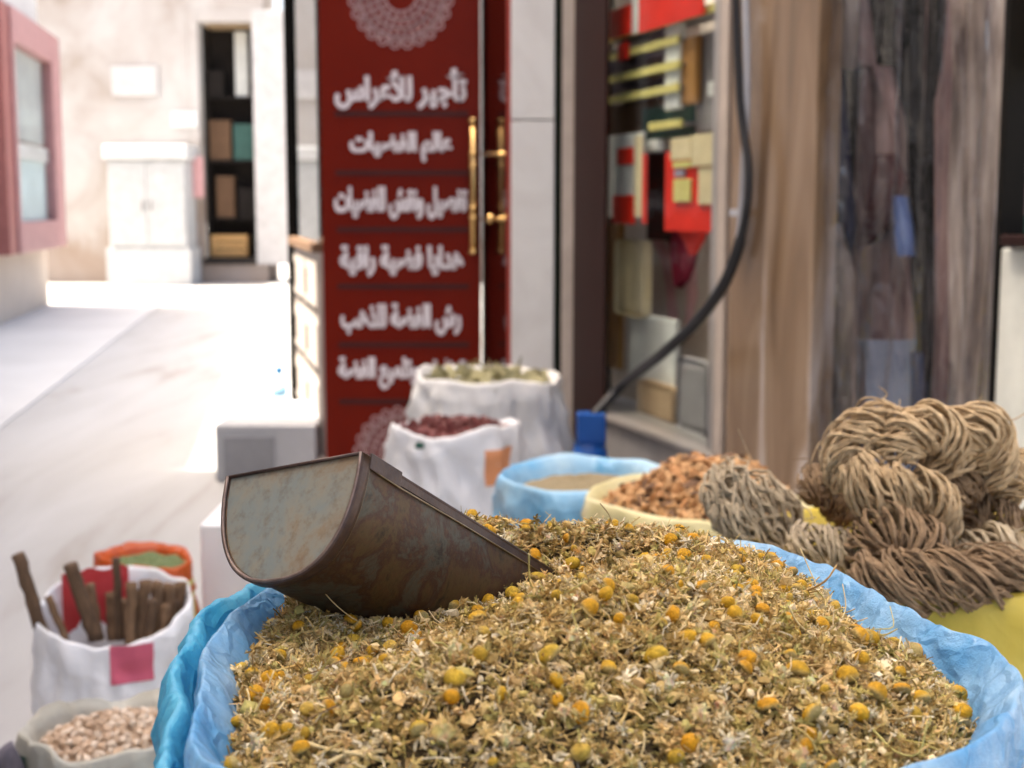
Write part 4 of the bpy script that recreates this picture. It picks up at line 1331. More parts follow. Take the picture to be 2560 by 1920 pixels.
def bundle(root, path, rad, n, turns, sr, mat, seed, samples=44, taper=0.35, wander=0.35):
    """n separate strands twisting along a path"""
    P = spline(path, samples)
    fibres(root, path, rad, 9, mat, seed)
    fr = []
    up = None
    for i in range(samples):
        t = (P[min(i + 1, samples - 1)] - P[max(0, i - 1)]).normalized()
        if up is None: up = t.orthogonal().normalized()
        up = (up - t * up.dot(t)).normalized()
        fr.append((up.copy(), t.cross(up)))
    n = int(n * 1.8)
    sr *= 0.74
    for k in range(n):
        a0 = 2 * math.pi * (k + rnd.random() * 0.6) / n * (1 if k % 3 else 1.37)
        q = 0.93 if k < n * 0.7 else rnd.uniform(0.3, 0.7)
        pts = []
        for i in range(samples):
            t = i / (samples - 1)
            env = 1 - taper * (abs(t - 0.5) * 2) ** 3
            a = a0 + 2 * math.pi * turns * t + 1.1 * fbm(t * 2.5 + k * 3.3, seed, 0)
            rr = rad * env * (q + wander * 0.9 * fbm(t * 4, k * 2.7, seed) + (0.35 * math.sin(math.pi * t) * max(0, fbm(k * 1.9, t * 1.5, seed))))
            u, v = fr[i]
            pts.append(P[i] + (u * math.cos(a) + v * math.sin(a)) * rr - root.location)
        sk = sr * rnd.choice([0.5, 0.7, 0.85, 1.0, 1.15])
        rds = [sk * (0.95 + 0.5 * fbm(i * 0.5, k, seed)) for i in range(samples)]
        c0 = rnd.randrange(0, 8) if k % 3 == 0 else 0
        c1 = samples - (rnd.randrange(0, 10) if k % 3 == 1 else 0)
        MB().tube(pts[c0:c1], rds[c0:c1], 5).obj('strand', mat, root, True)


def fibres(root, path, rad, n, mat, seed):
    P = spline(path, 20)
    for k in range(n):
        i0 = rnd.randrange(0, 15)
        d = Vector((rnd.gauss(0, 1), rnd.gauss(0, 1) - 0.4, rnd.gauss(0, 1) + 0.2)).normalized()
        a = P[i0] + d * rad * 0.85
        b = P[min(19, i0 + 3)] + d * rad * rnd.uniform(1.1, 1.5)
        c_ = b + Vector((rnd.gauss(0, 1), rnd.gauss(0, 1), rnd.gauss(0, 1))) * rad * 0.5
        MB().tube([p - root.location for p in spline([a, b, c_], 9)], [0.0011 * (1 - 0.07 * q) for q in range(9)], 4).obj('fibre', mat, root, True)


def hank(label, base):
    return empty('root_hank', base, label=label, cat='root hank', group='root hanks on the yellow sack')


def K(*a): return [at(x, y, Y) for x, y, Y in a]


r0 = hank('large looped hank of fibrous roots standing up on the pile', at(2380, 1460, 1.4))
bundle(r0, K((2125, 1230, 1.37), (2118, 1120, 1.38), (2190, 1062, 1.38), (2270, 1085, 1.38)), 0.0235, 26, 0.9, 0.0027, hank_mats[0], 1)
bundle(r0, K((2215, 1150, 1.36), (2275, 1085, 1.36), (2345, 1075, 1.36), (2385, 1150, 1.37)), 0.0235, 26, 1.2, 0.0027, hank_mats[0], 2)
bundle(r0, K((2340, 1190, 1.37), (2395, 1100, 1.38), (2455, 1068, 1.38), (2480, 1130, 1.39), (2465, 1210, 1.40)), 0.026, 30, 1.1, 0.0027, hank_mats[0], 3)
bundle(r0, K((2130, 1150, 1.36), (2190, 1240, 1.345), (2265, 1310, 1.34), (2345, 1400, 1.34), (2420, 1490, 1.34)), 0.026, 34, 0.55, 0.0027, hank_mats[0], 4, 54)
bundle(r0, K((2215, 1185, 1.35), (2285, 1215, 1.33), (2350, 1270, 1.335), (2370, 1340, 1.34)), 0.019, 20, 1.3, 0.0025, hank_mats[0], 5)
bundle(r0, K((2330, 1230, 1.38), (2400, 1200, 1.40), (2470, 1180, 1.41)), 0.024, 24, 0.8, 0.0026, hank_mats[1], 6)
r1 = hank('pale grey tan root hank lying at the left end of the pile', at(1880, 1300, 1.5))
bundle(r1, K((1775, 1215, 1.52), (1830, 1235, 1.5), (1905, 1275, 1.48), (1980, 1330, 1.48)), 0.034, 40, 0.5, 0.0026, hank_mats[2], 11, taper=0.45)
bundle(r1, K((1790, 1260, 1.48), (1850, 1310, 1.47), (1930, 1345, 1.46), (1990, 1375, 1.46)), 0.022, 22, 0.5, 0.0026, hank_mats[2], 12)
r2 = hank('small brown root hank behind the pale hanks near the yellow rim', at(2080, 1260, 1.55))
bundle(r2, K((2010, 1215, 1.58), (2060, 1215, 1.56), (2110, 1255, 1.55), (2130, 1310, 1.55)), 0.026, 28, 0.8, 0.0025, hank_mats[1], 21)
r3 = hank('tan root hank along the front left of the pile', at(2080, 1390, 1.36))
bundle(r3, K((1985, 1345, 1.42), (2050, 1370, 1.38), (2120, 1400, 1.36), (2200, 1440, 1.34)), 0.023, 28, 0.8, 0.0025, hank_mats[2], 31)
r4 = hank('rounded pinkish brown root hank in the front middle of the pile', at(2270, 1440, 1.3))
bundle(r4, K((2150, 1400, 1.36), (2200, 1340, 1.33), (2270, 1345, 1.31), (2310, 1410, 1.30), (2300, 1480, 1.30)), 0.027, 34, 1.4, 0.0025, hank_mats[1], 41)
r5 = hank('dark brown tangled root hank along the yellow rim', at(2350, 1480, 1.27))
bundle(r5, K((2140, 1425, 1.30), (2240, 1452, 1.27), (2340, 1455, 1.265), (2450, 1440, 1.265), (2560, 1428, 1.27)), 0.026, 38, 1.1, 0.0025, hank_mats[1], 51, 60, wander=0.6)
r6 = hank('tan root hank cut by the right edge of the photo', at(2530, 1230, 1.42))
bundle(r6, K((2490, 1260, 1.44), (2510, 1200, 1.43), (2570, 1180, 1.43), (2640, 1220, 1.43)), 0.024, 26, 1.0, 0.0026, hank_mats[0], 61)
r7 = hank('brown root hank filling the pile below the right edge hank', at(2480, 1360, 1.38))
bundle(r7, K((2390, 1330, 1.42), (2450, 1300, 1.42), (2530, 1330, 1.40), (2620, 1380, 1.38)), 0.026, 30, 1.0, 0.0025, hank_mats[1], 71)
r8 = hank('grey brown root hank with open loops at the lower right', at(2500, 1420, 1.32))
bundle(r8, K((2400, 1420, 1.34), (2460, 1380, 1.33), (2540, 1400, 1.32), (2620, 1440, 1.32)), 0.024, 30, 1.6, 0.0025, hank_mats[2], 81)

# ------------------------------------------------------------------ chamomile sack in the foreground
ZR = 0.98
CX, CY = 0.045, 0.73
rim_px = [(640, 1480), (545, 1560), (500, 1720), (478, 1915), (1560, 1330), (1750, 1338), (1920, 1362), (2100, 1425), (2250, 1508), (2390, 1590), (2480, 1602), (2560, 1680)]
ctrl = []
for px, py in rim_px:
    p = gz(px, py, ZR)
    ctrl.append((math.atan2(p.y - CY, p.x - CX) % (2 * math.pi), math.hypot(p.x - CX, p.y - CY) - 0.003))
ctrl += [(R(112), 0.208), (R(138), 0.206), (R(255), 0.235), (R(285), 0.232), (R(315), 0.225)]
ctrl.sort()
ca_ = np.array([c_[0] for c_ in ctrl]); cr_ = np.array([c_[1] for c_ in ctrl])
tt_ = np.linspace(0, 2 * np.pi, 721)[:-1]
rr_ = np.interp(tt_, np.concatenate([ca_ - 2 * np.pi, ca_, ca_ + 2 * np.pi]), np.tile(cr_, 3))
ker = np.hanning(25); ker /= ker.sum()
rr_ = np.convolve(np.concatenate([rr_[-40:], rr_, rr_[:40]]), ker, 'same')[40:-40]


def rim_r(th): return float(np.interp(th % (2 * math.pi), tt_, rr_))


M['liner'] = film('sky_blue_liner_film', (0.04, 0.36, 0.70), (0.46, 0.66, 0.80), 0.42, 0.16, 0.8, 34, 0.6)  # pale second tone puts the light on the film into its colour
M['liner_out'] = film('cyan_outer_bag', (0.005, 0.36, 0.62), (0.16, 0.56, 0.74), 0.4, 0.34, 1.0, 26, 0.5)
cs = empty('chamomile_sack', (CX, CY, 0), label='big sack with crumpled sky blue plastic lining full of chamomile', cat='sack')
NT = 900


def liner_mesh(name, prof, rscale, zoff, amp, seed):
    V = np.zeros((len(prof) * NT, 3))
    for i, (dr, dz, am) in enumerate(prof):
        for k in range(NT):
            th = 2 * math.pi * k / NT
            c_, s_ = math.cos(th), math.sin(th)
            r_ = rim_r(th) * rscale + dr
            x, y = r_ * c_, r_ * s_
            f1 = fbm(x * 14 + seed, y * 14, dz * 10, 3)
            cp = crumple(x + seed, y + 0.02 * f1, dz * 0.8, 27)
            c2 = crumple(x + seed, y + 0.01 * f1, dz, 66)
            d = amp * am * (0.7 * f1 + 1.9 * (cp - 0.3) + 0.6 * (c2 - 0.3))
            zz = dz + zoff + am * 0.006 * fbm(c_ * 4 + seed, s_ * 4, 2.0, 3) + am * 0.0025 * noise.noise((c_ * 17, s_ * 17, seed))
            V[i * NT + k] = ((r_ + d) * c_, (r_ + d) * s_, max(0.003, ZR + zz))
    F = []
    for i in range(len(prof) - 1):
        I = np.arange(NT); J = (I + 1) % NT
        F.append(np.stack([i * NT + I, i * NT + J, (i + 1) * NT + J, (i + 1) * NT + I], 1))
    return np_mesh(name, V, np.concatenate(F))


prof = [(-0.034, -0.085, .6), (-0.032, -0.072, .8), (-0.030, -0.06, 1), (-0.028, -0.05, 1), (-0.0255, -0.041, 1), (-0.0225, -0.033, 1), (-0.019, -0.026, 1), (-0.0155, -0.020, 1),
        (-0.012, -0.014, .9), (-0.0085, -0.009, .8), (-0.005, -0.0045, .6), (-0.002, -0.0015, .5), (0, 0, .45), (0.0012, -0.0008, .45), (0.0022, -0.003, .5), (0.003, -0.007, .6),
        (0.0035, -0.014, .8), (0.004, -0.026, .9), (0.004, -0.04, 1), (0.004, -0.055, 1), (0.004, -0.07, 1), (0.004, -0.09, 1), (0.004, -0.12, 1)]
prof = [tuple(np.array(prof[i // 2]) if i % 2 == 0 else (np.array(prof[i // 2]) + np.array(prof[i // 2 + 1])) / 2) for i in range(2 * len(prof) - 1)]
link('liner', liner_mesh('liner', prof, 1.0, 0.0, 0.0042, 1.3), M['liner'], cs)
prof2 = [(-0.004, -0.05, .8), (-0.002, -0.035, 1), (0.0, -0.02, 1), (0.003, -0.008, .9), (0.006, -0.002, .7), (0.009, 0.0, .6), (0.012, -0.004, .7), (0.014, -0.012, .9), (0.015, -0.024, 1),
         (0.015, -0.04, 1), (0.015, -0.06, 1), (0.015, -0.09, 1.2), (0.016, -0.13, 1.2), (0.018, -0.2, 1.2), (0.02, -0.3, 1.3), (0.022, -0.45, 1.3), (0.022, -0.6, 1.3), (0.02, -0.8, 1.3),
         (0.01, -0.95, 1), (0.0, -0.976, .5)]


def liner2():
    me = liner_mesh('outer_bag', prof2, 1.0, -0.016, 0.006, 5.1)
    P = np.zeros(len(me.vertices) * 3, np.float32); me.vertices.foreach_get('co', P); P = P.reshape(-1, 3)
    th = np.arctan2(P[:, 1], P[:, 0])
    # the outer cuff sits lower all round except on the left, where it flares
    wgt = np.clip(np.cos(th - R(172)), -1, 1)
    top = P[:, 2] > ZR - 0.16
    P[top, 2] += (-0.020 + 0.036 * wgt[top])
    P[:, 0] *= 1 + 0.03 * np.clip(wgt, 0, 1); P[:, 1] *= 1 + 0.03 * np.clip(wgt, 0, 1)
    P[:, 0] *= 1 - 0.04 * np.clip(-wgt, 0, 1); P[:, 1] *= 1 - 0.04 * np.clip(-wgt, 0, 1)
    me.vertices.foreach_set('co', P.ravel()); me.update()
    return me


link('outer_bag', liner2(), M['liner_out'], cs)


# heap surface
def heap(x, y):
    """height of the chamomile surface at world x, y: heaped at the back right, flatter and higher against the left lining"""
    dx, dy = x - CX, y - CY
    th = math.atan2(dy, dx)
    left = max(0.0, -math.cos(th)) ** 0.7 * min(1, math.hypot(dx, dy) / 0.08)
    right = max(0.0, math.cos(th)) ** 0.7
    rin = rim_r(th) - 0.024 + 0.010 * left + 0.007 * right
    q = math.hypot(dx, dy) / rin
    back = max(0.0, math.sin(th)) * min(1, math.hypot(dx, dy) / 0.1)
    t = min(1, max(0, (x - 0.04) / 0.11))
    u = min(1, max(0, (-0.02 - x) / 0.09))
    amp = 0.074 * (1 - 0.28 * t * t * (3 - 2 * t)) * (1 - 0.55 * u * u * (3 - 2 * u))
    h = ZR - 0.034 + 0.012 * left + 0.030 * back * q ** 4 + amp * max(0, 1 - q * q) ** 0.62
    # the hollow the scoop has dug on its near side
    sx, sy = x + 0.078, y - 0.73
    sd = sx * 0.8 - sy * 0.6
    sl = sx * 0.6 + sy * 0.8
    ss = lambda a, b, v: (lambda k: k * k * (3 - 2 * k))(min(1, max(0, (v - a) / (b - a))))
    D = ss(-0.045, -0.012, sd) * (1 - ss(0.03, 0.15, sd)) * ss(-0.12, -0.03, sl) * (1 - ss(0.168, 0.208, sl))
    h -= D * max(0, h - 0.967)
    return h + 0.004 * fbm(x * 22, y * 22, 3, 3)


def heap_n(x, y):
    e = 0.004
    return Vector((-(heap(x + e, y) - heap(x - e, y)) / (2 * e), -(heap(x, y + e) - heap(x, y - e)) / (2 * e), 1)).normalized()


def heap_pt(edge=1.0, lo=0.0):
    while True:
        a = rnd.uniform(0, 2 * math.pi); q = math.sqrt(rnd.uniform(lo * lo, edge * edge))
        rin = rim_r(a) - 0.022 + 0.010 * max(0.0, -math.cos(a)) ** 0.7 + 0.007 * max(0.0, math.cos(a)) ** 0.7
        x, y = CX + q * rin * math.cos(a), CY + q * rin * math.sin(a)
        return x, y


M['crumb'] = attr_mat('dried_chamomile_crumb', 0.8, 0.15, 420, 0.45, 0.5, 0.0006)
M['disc'] = attr_mat('chamomile_disc', 0.75, 0.0, 900, 0.45, 0.9, 0.0008)
M['petal'] = attr_mat('dried_chamomile_petal', 0.8, 0.25, 500, 0.3, 0.5, 0.0005)
M['stem'] = attr_mat('dried_chamomile_stem', 0.7, 0.0, 300, 0.35, 0.4, 0.0004)
M['heap_bed'] = noisy('brown_gap_shade_bed', [(0.3, (0.025, 0.015, 0.005)), (0.7, (0.09, 0.058, 0.02))], 260, 0.95, 0.8, 0.002, 400, kind='Object')  # very dark brown, shadow in the heap's gaps put into the colour

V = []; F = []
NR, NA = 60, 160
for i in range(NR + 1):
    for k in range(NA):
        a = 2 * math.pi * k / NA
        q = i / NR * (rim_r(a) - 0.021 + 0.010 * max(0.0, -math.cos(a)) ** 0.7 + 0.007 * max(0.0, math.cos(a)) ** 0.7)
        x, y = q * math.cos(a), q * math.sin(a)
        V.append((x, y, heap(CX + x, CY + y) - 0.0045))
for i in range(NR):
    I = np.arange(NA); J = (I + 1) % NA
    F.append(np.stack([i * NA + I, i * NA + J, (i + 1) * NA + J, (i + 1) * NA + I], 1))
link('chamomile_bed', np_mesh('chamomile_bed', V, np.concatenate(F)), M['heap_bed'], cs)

# --- crumb templates (tiny fragments; one mass nobody could count)
TAN = [(0.66, 0.48, 0.20), (0.60, 0.42, 0.16), (0.72, 0.56, 0.29), (0.50, 0.33, 0.11), (0.46, 0.36, 0.11), (0.76, 0.63, 0.38), (0.36, 0.24, 0.08), (0.62, 0.43, 0.18),
       (0.42, 0.36, 0.12), (0.78, 0.68, 0.48), (0.56, 0.43, 0.16), (0.24, 0.17, 0.05), (0.66, 0.44, 0.19), (0.74, 0.58, 0.34)]


def T_strip(n, l, wd, curl, twist):
    V = []; F = []
    x = z = 0; a = rnd.uniform(-0.5, 0.5)
    for i in range(n + 1):
        t = i / n
        ww = wd * (0.35 + math.sin(math.pi * (0.12 + 0.8 * t)) * 0.65)
        tw = twist * t
        V += [(x, -ww * math.cos(tw), z - ww * math.sin(tw)), (x, ww * math.cos(tw), z + ww * math.sin(tw))]
        x += l / n * math.cos(a); z += l / n * math.sin(a); a += curl / n
    for i in range(n):
        F += [(2 * i, 2 * i + 2, 2 * i + 1), (2 * i + 1, 2 * i + 2, 2 * i + 3)]
    V = np.array(V); V -= V.mean(0)
    return V, np.array(F)


def T_straw(n, l, r_, bend):
    pts = []
    a = rnd.uniform(0, 6)
    for i in range(n + 1):
        t = i / n - 0.5
        pts.append((l * t, bend * l * (t * t) * 2 * math.cos(a) + 0.04 * l * rnd.uniform(-1, 1), bend * l * (t * t) * 2 * math.sin(a) + 0.04 * l * rnd.uniform(-1, 1)))
    Vv, Ff = tube_arrays(pts, r_, 4, False)
    tri = []
    for f in Ff: tri += [(f[0], f[1], f[2]), (f[0], f[2], f[3])]
    return np.array([tuple(v) for v in Vv]), np.array(tri)


def T_lump(r_, seed):
    me = lump_mesh('t', r_, seed, (1, 0.8, 0.65), 0.9, 1, 1.9)
    Vv = np.array([tuple(v.co) for v in me.vertices]); Ff = np.array([tuple(p.vertices) for p in me.polygons])
    bpy.data.meshes.remove(me)
    return Vv, Ff


def T_tuft(n, l, wd):
    V = []; F = []
    b = 0
    for k in range(n):
        v, f = T_strip(3, l * rnd.uniform(0.6, 1.2), wd * rnd.uniform(0.6, 1.2), rnd.uniform(-2.2, 2.2), rnd.uniform(-1.2, 1.2))
        v = v - v[0]
        q = np.array(Euler((rnd.uniform(-1, 1), rnd.uniform(-1.1, 0.5), 6.28 * k / n + rnd.uniform(-.4, .4)), 'XYZ').to_matrix())
        V.append(v @ q.T); F.append(f + b); b += len(v)
    return np.concatenate(V), np.concatenate(F)


temps = []
for k in range(8): temps.append((T_strip(3, rnd.uniform(.0025, .0045), rnd.uniform(.0004, .0009), rnd.uniform(-2.8, 2.8), rnd.uniform(-1.5, 1.5)), 620, 0.0018))
for k in range(10): temps.append((T_straw(3, rnd.uniform(.005, .013), rnd.uniform(.00010, .00028), rnd.uniform(-.9, .9)), 1500, 0.0028))
for k in range(10): temps.append((T_lump(rnd.uniform(.0008, .0015), k + 60), 620, 0.0018))
for k in range(10): temps.append((T_lump(rnd.uniform(.0016, .0027), k + 80), 110, 0.003))
for k in range(10): temps.append((T_tuft(rnd.randint(12, 19), .0031, .00045), 800, 0.003))


def rand_rot(n):
    q = rng.normal(size=(n, 4)); q /= np.linalg.norm(q, axis=1)[:, None]
    w_, x, y, z = q.T
    return np.stack([np.stack([1 - 2 * (y * y + z * z), 2 * (x * y - z * w_), 2 * (x * z + y * w_)], 1), np.stack([2 * (x * y + z * w_), 1 - 2 * (x * x + z * z), 2 * (y * z - x * w_)], 1),
                     np.stack([2 * (x * z - y * w_), 2 * (y * z + x * w_), 1 - 2 * (x * x + y * y)], 1)], 1)


def crumbs(edge=1.0):
    AV = []; AF = []; AC = []; base = 0
    tan = np.array(TAN)
    for (tv, tf), n, jit in temps:
        P = np.zeros((n, 3))
        for i in range(n):
            x, y = heap_pt(edge)
            P[i] = (x - CX, y - CY, heap(x, y) + rnd.gauss(-0.0006, jit))
        Q = rand_rot(n)
        sc = rng.uniform(0.8, 2.1, n)
        v = np.einsum('nij,kj->nki', Q, tv) * sc[:, None, None]
        v[:, :, 2] *= 0.8
        v += P[:, None, :]
        c_ = tan[rng.integers(0, len(tan), n)] * rng.uniform(0.7, 1.12, n)[:, None]
        AV.append(v.reshape(-1, 3)); AF.append((tf[None] + base + (np.arange(n) * len(tv))[:, None, None]).reshape(-1, 3))
        AC.append(np.repeat(c_, len(tv), 0)); base += n * len(tv)
    me = np_mesh('chamomile_crumbs', np.concatenate(AV), np.concatenate(AF), False, np.concatenate(AC))
    o = link('chamomile_crumbs', me, M['crumb'])
    o.location = (CX, CY, 0)
    return tag(o, 'loose crumbs, petals and straw of dried chamomile filling the blue lined sack', 'dried flowers', kind='stuff')


crumbs()


# --- flower heads with a yellow disc
def disc_mesh(name, r_, hgt, seed, hue):
    n, m = 16, 8
    V = []; F = []; C = []
    for i in range(m + 1):
        t = i / m
        ph = t * math.pi * 0.62
        for k in range(n):
            th = 2 * math.pi * k / n
            bmp = 1 + 0.10 * noise.noise((math.cos(th) * 3 + seed, math.sin(th) * 3, t * 5)) + 0.04 * ((i + k) % 2)
            rr = r_ * math.sin(ph) / math.sin(math.pi * 0.5) * bmp
            V.append((rr * math.cos(th), rr * math.sin(th), hgt * math.cos(ph) * bmp))
            g = 0.75 + 0.35 * noise.noise((math.cos(th) * 2, math.sin(th) * 2 + seed, t * 3))
            low = max(0, t - 0.72) / 0.28
            C.append(tuple((hue[q] * (1 - low) + (0.45, 0.34, 0.13)[q] * low) * g for q in range(3)))
    for i in range(m):
        for k in range(n):
            k2 = (k + 1) % n
            F.append((i * n + k, i * n + k2, (i + 1) * n + k2, (i + 1) * n + k))
    # underside
    b = len(V); V.append((0, 0, -hgt * 0.62)); C.append((0.3, 0.25, 0.09))
    tri = [(m * n + k, m * n + (k + 1) % n, b) for k in range(n)]
    return np_mesh(name, np.array(V), [np.array(F), np.array(tri)], True, np.array(C))


def petals_mesh(name, r_, n, seed, droop, l, col):
    V = []; F = []; C = []; b = 0
    for k in range(n):
        v, f = T_strip(4, l * rnd.uniform(0.55, 1.0), l * 0.13 * rnd.uniform(0.7, 1.2), rnd.uniform(-2.2, 0.6), rnd.uniform(-.7, .7))
        v = v - v[0]
        v[:, 0] += r_ * 0.8
        e = np.array(Euler((rnd.uniform(-.4, .4), 0, 0)).to_matrix())
        v = v @ e.T
        e = np.array((Matrix.Rotation(2 * math.pi * (k + rnd.uniform(-.2, .2)) / n, 3, 'Z') @ Matrix.Rotation(droop + rnd.uniform(-.35, .35), 3, 'Y')))
        v = v @ e.T
        v[:, 2] -= r_ * 0.35
        V.append(v); F.append(f + b); b += len(v)
        g = rnd.uniform(0.75, 1.1)
        C += [tuple(min(0.8, q * g) for q in col)] * len(v)
    return np_mesh(name, np.concatenate(V), np.concatenate(F), True, np.array(C))


YEL = [(0.62, 0.31, 0.010), (0.58, 0.32, 0.014), (0.60, 0.28, 0.008), (0.53, 0.34, 0.03), (0.58, 0.37, 0.06), (0.46, 0.28, 0.025), (0.63, 0.35, 0.02)]
disc_v = [disc_mesh('disc', rnd.uniform(.0028, .0043), rnd.uniform(.0028, .0045), k, YEL[k % 7]) for k in range(10)]
pet_v = [petals_mesh('petals', 0.0036, rnd.randint(7, 12), k, rnd.uniform(0.9, 1.5), .0062, [(0.66, 0.56, 0.36), (0.58, 0.45, 0.22), (0.70, 0.64, 0.50)][k % 3]) for k in range(8)]
for me in disc_v: me.materials.append(M['disc'])
for me in pet_v: me.materials.append(M['petal'])


def visible_pt(cands=1):
    """a point on the part of the heap the camera sees"""
    while True:
        x, y = heap_pt(0.985)
        p = Vector((x, y, heap(x, y)))
        d = p - EYE
        px = 1280 + FPX * d.x / d.dot(FWD); py = 960 - FPX * d.dot(UP) / d.dot(FWD)
        if -30 < px < 2590 and py < 1960 and y < 0.93: return x, y, px, py


placed = []


def spaced(mind):
    for _ in range(40):
        x, y, px, py = visible_pt()
        if all((x - u) ** 2 + (y - v) ** 2 > mind * mind for u, v in placed): break
    placed.append((x, y))
    return x, y


def in_scoop(px, py):
    return False


nY = 0
for k in range(250):
    x, y = spaced(0.0085)
    nrm = heap_n(x, y)
    q = nrm.to_track_quat('Z', 'Y') @ Euler((rnd.gauss(0, 0.8), rnd.gauss(0, 0.8), rnd.uniform(0, 6.28))).to_quaternion()
    loc = Vector((x, y, heap(x, y) + rnd.uniform(0.0022, 0.0050)))
    sc = rnd.uniform(0.85, 1.38)
    sq = (sc, sc * rnd.uniform(0.72, 1.0), sc * rnd.uniform(0.65, 1.1))
    if k % 5 < 2:
        f = empty('chamomile_flower', loc, q.to_euler(), 'dried chamomile flower with yellow disc and withered cream petals', 'flower', 'petalled chamomile flowers in the heap')
        f.scale = sq
        link('disc', disc_v[rnd.randrange(10)], None, f)
        link('petals', pet_v[rnd.randrange(8)], None, f)
    else:
        f = link('chamomile_flower', disc_v[rnd.randrange(10)], None, None, loc, q.to_euler())
        f.scale = sq
        tag(f, 'bare yellow dried chamomile flower head lying in the heap', 'flower head', 'bare chamomile heads in the heap')


# --- withered tan flowers
def tan_mesh(name, seed):
    col = [(0.68, 0.50, 0.22), (0.74, 0.60, 0.33), (0.60, 0.42, 0.16), (0.77, 0.67, 0.47), (0.56, 0.45, 0.17), (0.70, 0.53, 0.27), (0.52, 0.36, 0.14)][seed % 7]
    me = lump_mesh('t', rnd.uniform(.0020, .0030), seed + 90, (1, 0.85, rnd.uniform(0.6, 1.0)), 0.7, 2, 1.9)
    core = (np.array([tuple(v.co) for v in me.vertices]), np.array([tuple(p.vertices) for p in me.polygons]))
    bpy.data.meshes.remove(me)
    V = [core[0]]; F = [core[1]]; C = [[tuple(q * rnd.uniform(0.65, 1.0) for q in col) for _ in range(len(core[0]))]]
    b = len(core[0])
    n = rnd.randint(34, 50)
    for k in range(n):
        v, f = T_strip(3, rnd.uniform(.0016, .0036), rnd.uniform(.00025, .0006), rnd.uniform(-2.8, 2.2), rnd.uniform(-1.6, 1.6))
        v = v - v[0]; v[:, 0] += .0016
        e = np.array(Matrix.Rotation(6.283 * rnd.random(), 3, 'Z') @ Matrix.Rotation(math.asin(rnd.uniform(-0.95, 0.6)), 3, 'Y') @ Matrix.Rotation(rnd.uniform(-1.5, 1.5), 3, 'X'))
        V.append(v @ e.T); F.append(f + b); b += len(v)
        g = rnd.uniform(0.6, 1.2)
        C.append([tuple(min(.8, q * g) for q in col)] * len(v))
    me = np_mesh(name, np.concatenate(V), np.concatenate(F), False, np.array(sum(C, [])))
    me.materials.append(M['petal'])
    return me


tan_v = [tan_mesh('withered_flower', k) for k in range(14)]
for k in range(290):
    x, y = spaced(0.006)
    q = heap_n(x, y).to_track_quat('Z', 'Y') @ Euler((rnd.gauss(0, 0.9), rnd.gauss(0, 0.9), rnd.uniform(0, 6.28))).to_quaternion()
    o = link('withered_flower', tan_v[k % 14], None, None, (x, y, heap(x, y) + rnd.uniform(0.0003, 0.0032)), q.to_euler())
    sc = rnd.uniform(0.95, 1.75)
    o.scale = (sc,) * 3
    tag(o, 'withered tan chamomile flower without its yellow disc', 'flower', 'withered tan flowers in the heap')

# --- loose stems
STC = [(0.50, 0.36, 0.14), (0.42, 0.27, 0.11), (0.46, 0.40, 0.14), (0.20, 0.12, 0.06), (0.58, 0.46, 0.24), (0.36, 0.30, 0.09)]


def stem(pts, r_, col, label, group=None):
    pts = spline(pts, 10)
    c0 = pts[0].copy()
    m = MB()
    rad = [r_ * (1.0 - 0.35 * i / 9) * rnd.uniform(0.85, 1.15) for i in range(10)]
    m.tube([p - c0 for p in pts], rad, 6, col=col)
    o = m.obj('loose_stem', M['stem'], None, True, cols=True, loc=c0)
    return tag(o, label, 'stem', group)


for k in range(120):
    x, y, px, py = visible_pt()
    a = rnd.uniform(0, 6.28)
    l = rnd.choice([.008, .012, .016, .022, .03, .04])
    lift = rnd.uniform(-0.3, 0.35) if k % 4 else rnd.uniform(0.2, 0.9)
    pts = []
    for i in range(4):
        t = i / 3
        xx, yy = x + l * t * math.cos(a + 0.5 * t), y + l * t * math.sin(a + 0.5 * t)
        dx, dy = xx - CX, yy - CY
        rin = rim_r(math.atan2(dy, dx)) - 0.026
        q = math.hypot(dx, dy)
        if q > rin: xx, yy = CX + dx * rin / q, CY + dy * rin / q
        pts.append((xx, yy, heap(xx, yy) + 0.0018 + max(-0.001, lift * l * t * t) + rnd.uniform(0, 0.002)))
    stem(pts, rnd.choice([.00028, .0004, .0005, .0007]), STC[k % 6], 'thin dried stem lying on the chamomile heap', 'thin stems on the heap')


def surf(px, py):
    """where the ray through a photo pixel meets the heap"""
    d = ray(px, py).normalized(); t = 0.45
    while t < 1.3:
        p = EYE + d * t
        if p.z < heap(p.x, p.y): return p
        t += 0.001
    return p


def up_at(px, py, ref):
    d = ray(px, py).normalized()
    return EYE + d * ((ref - EYE).length)


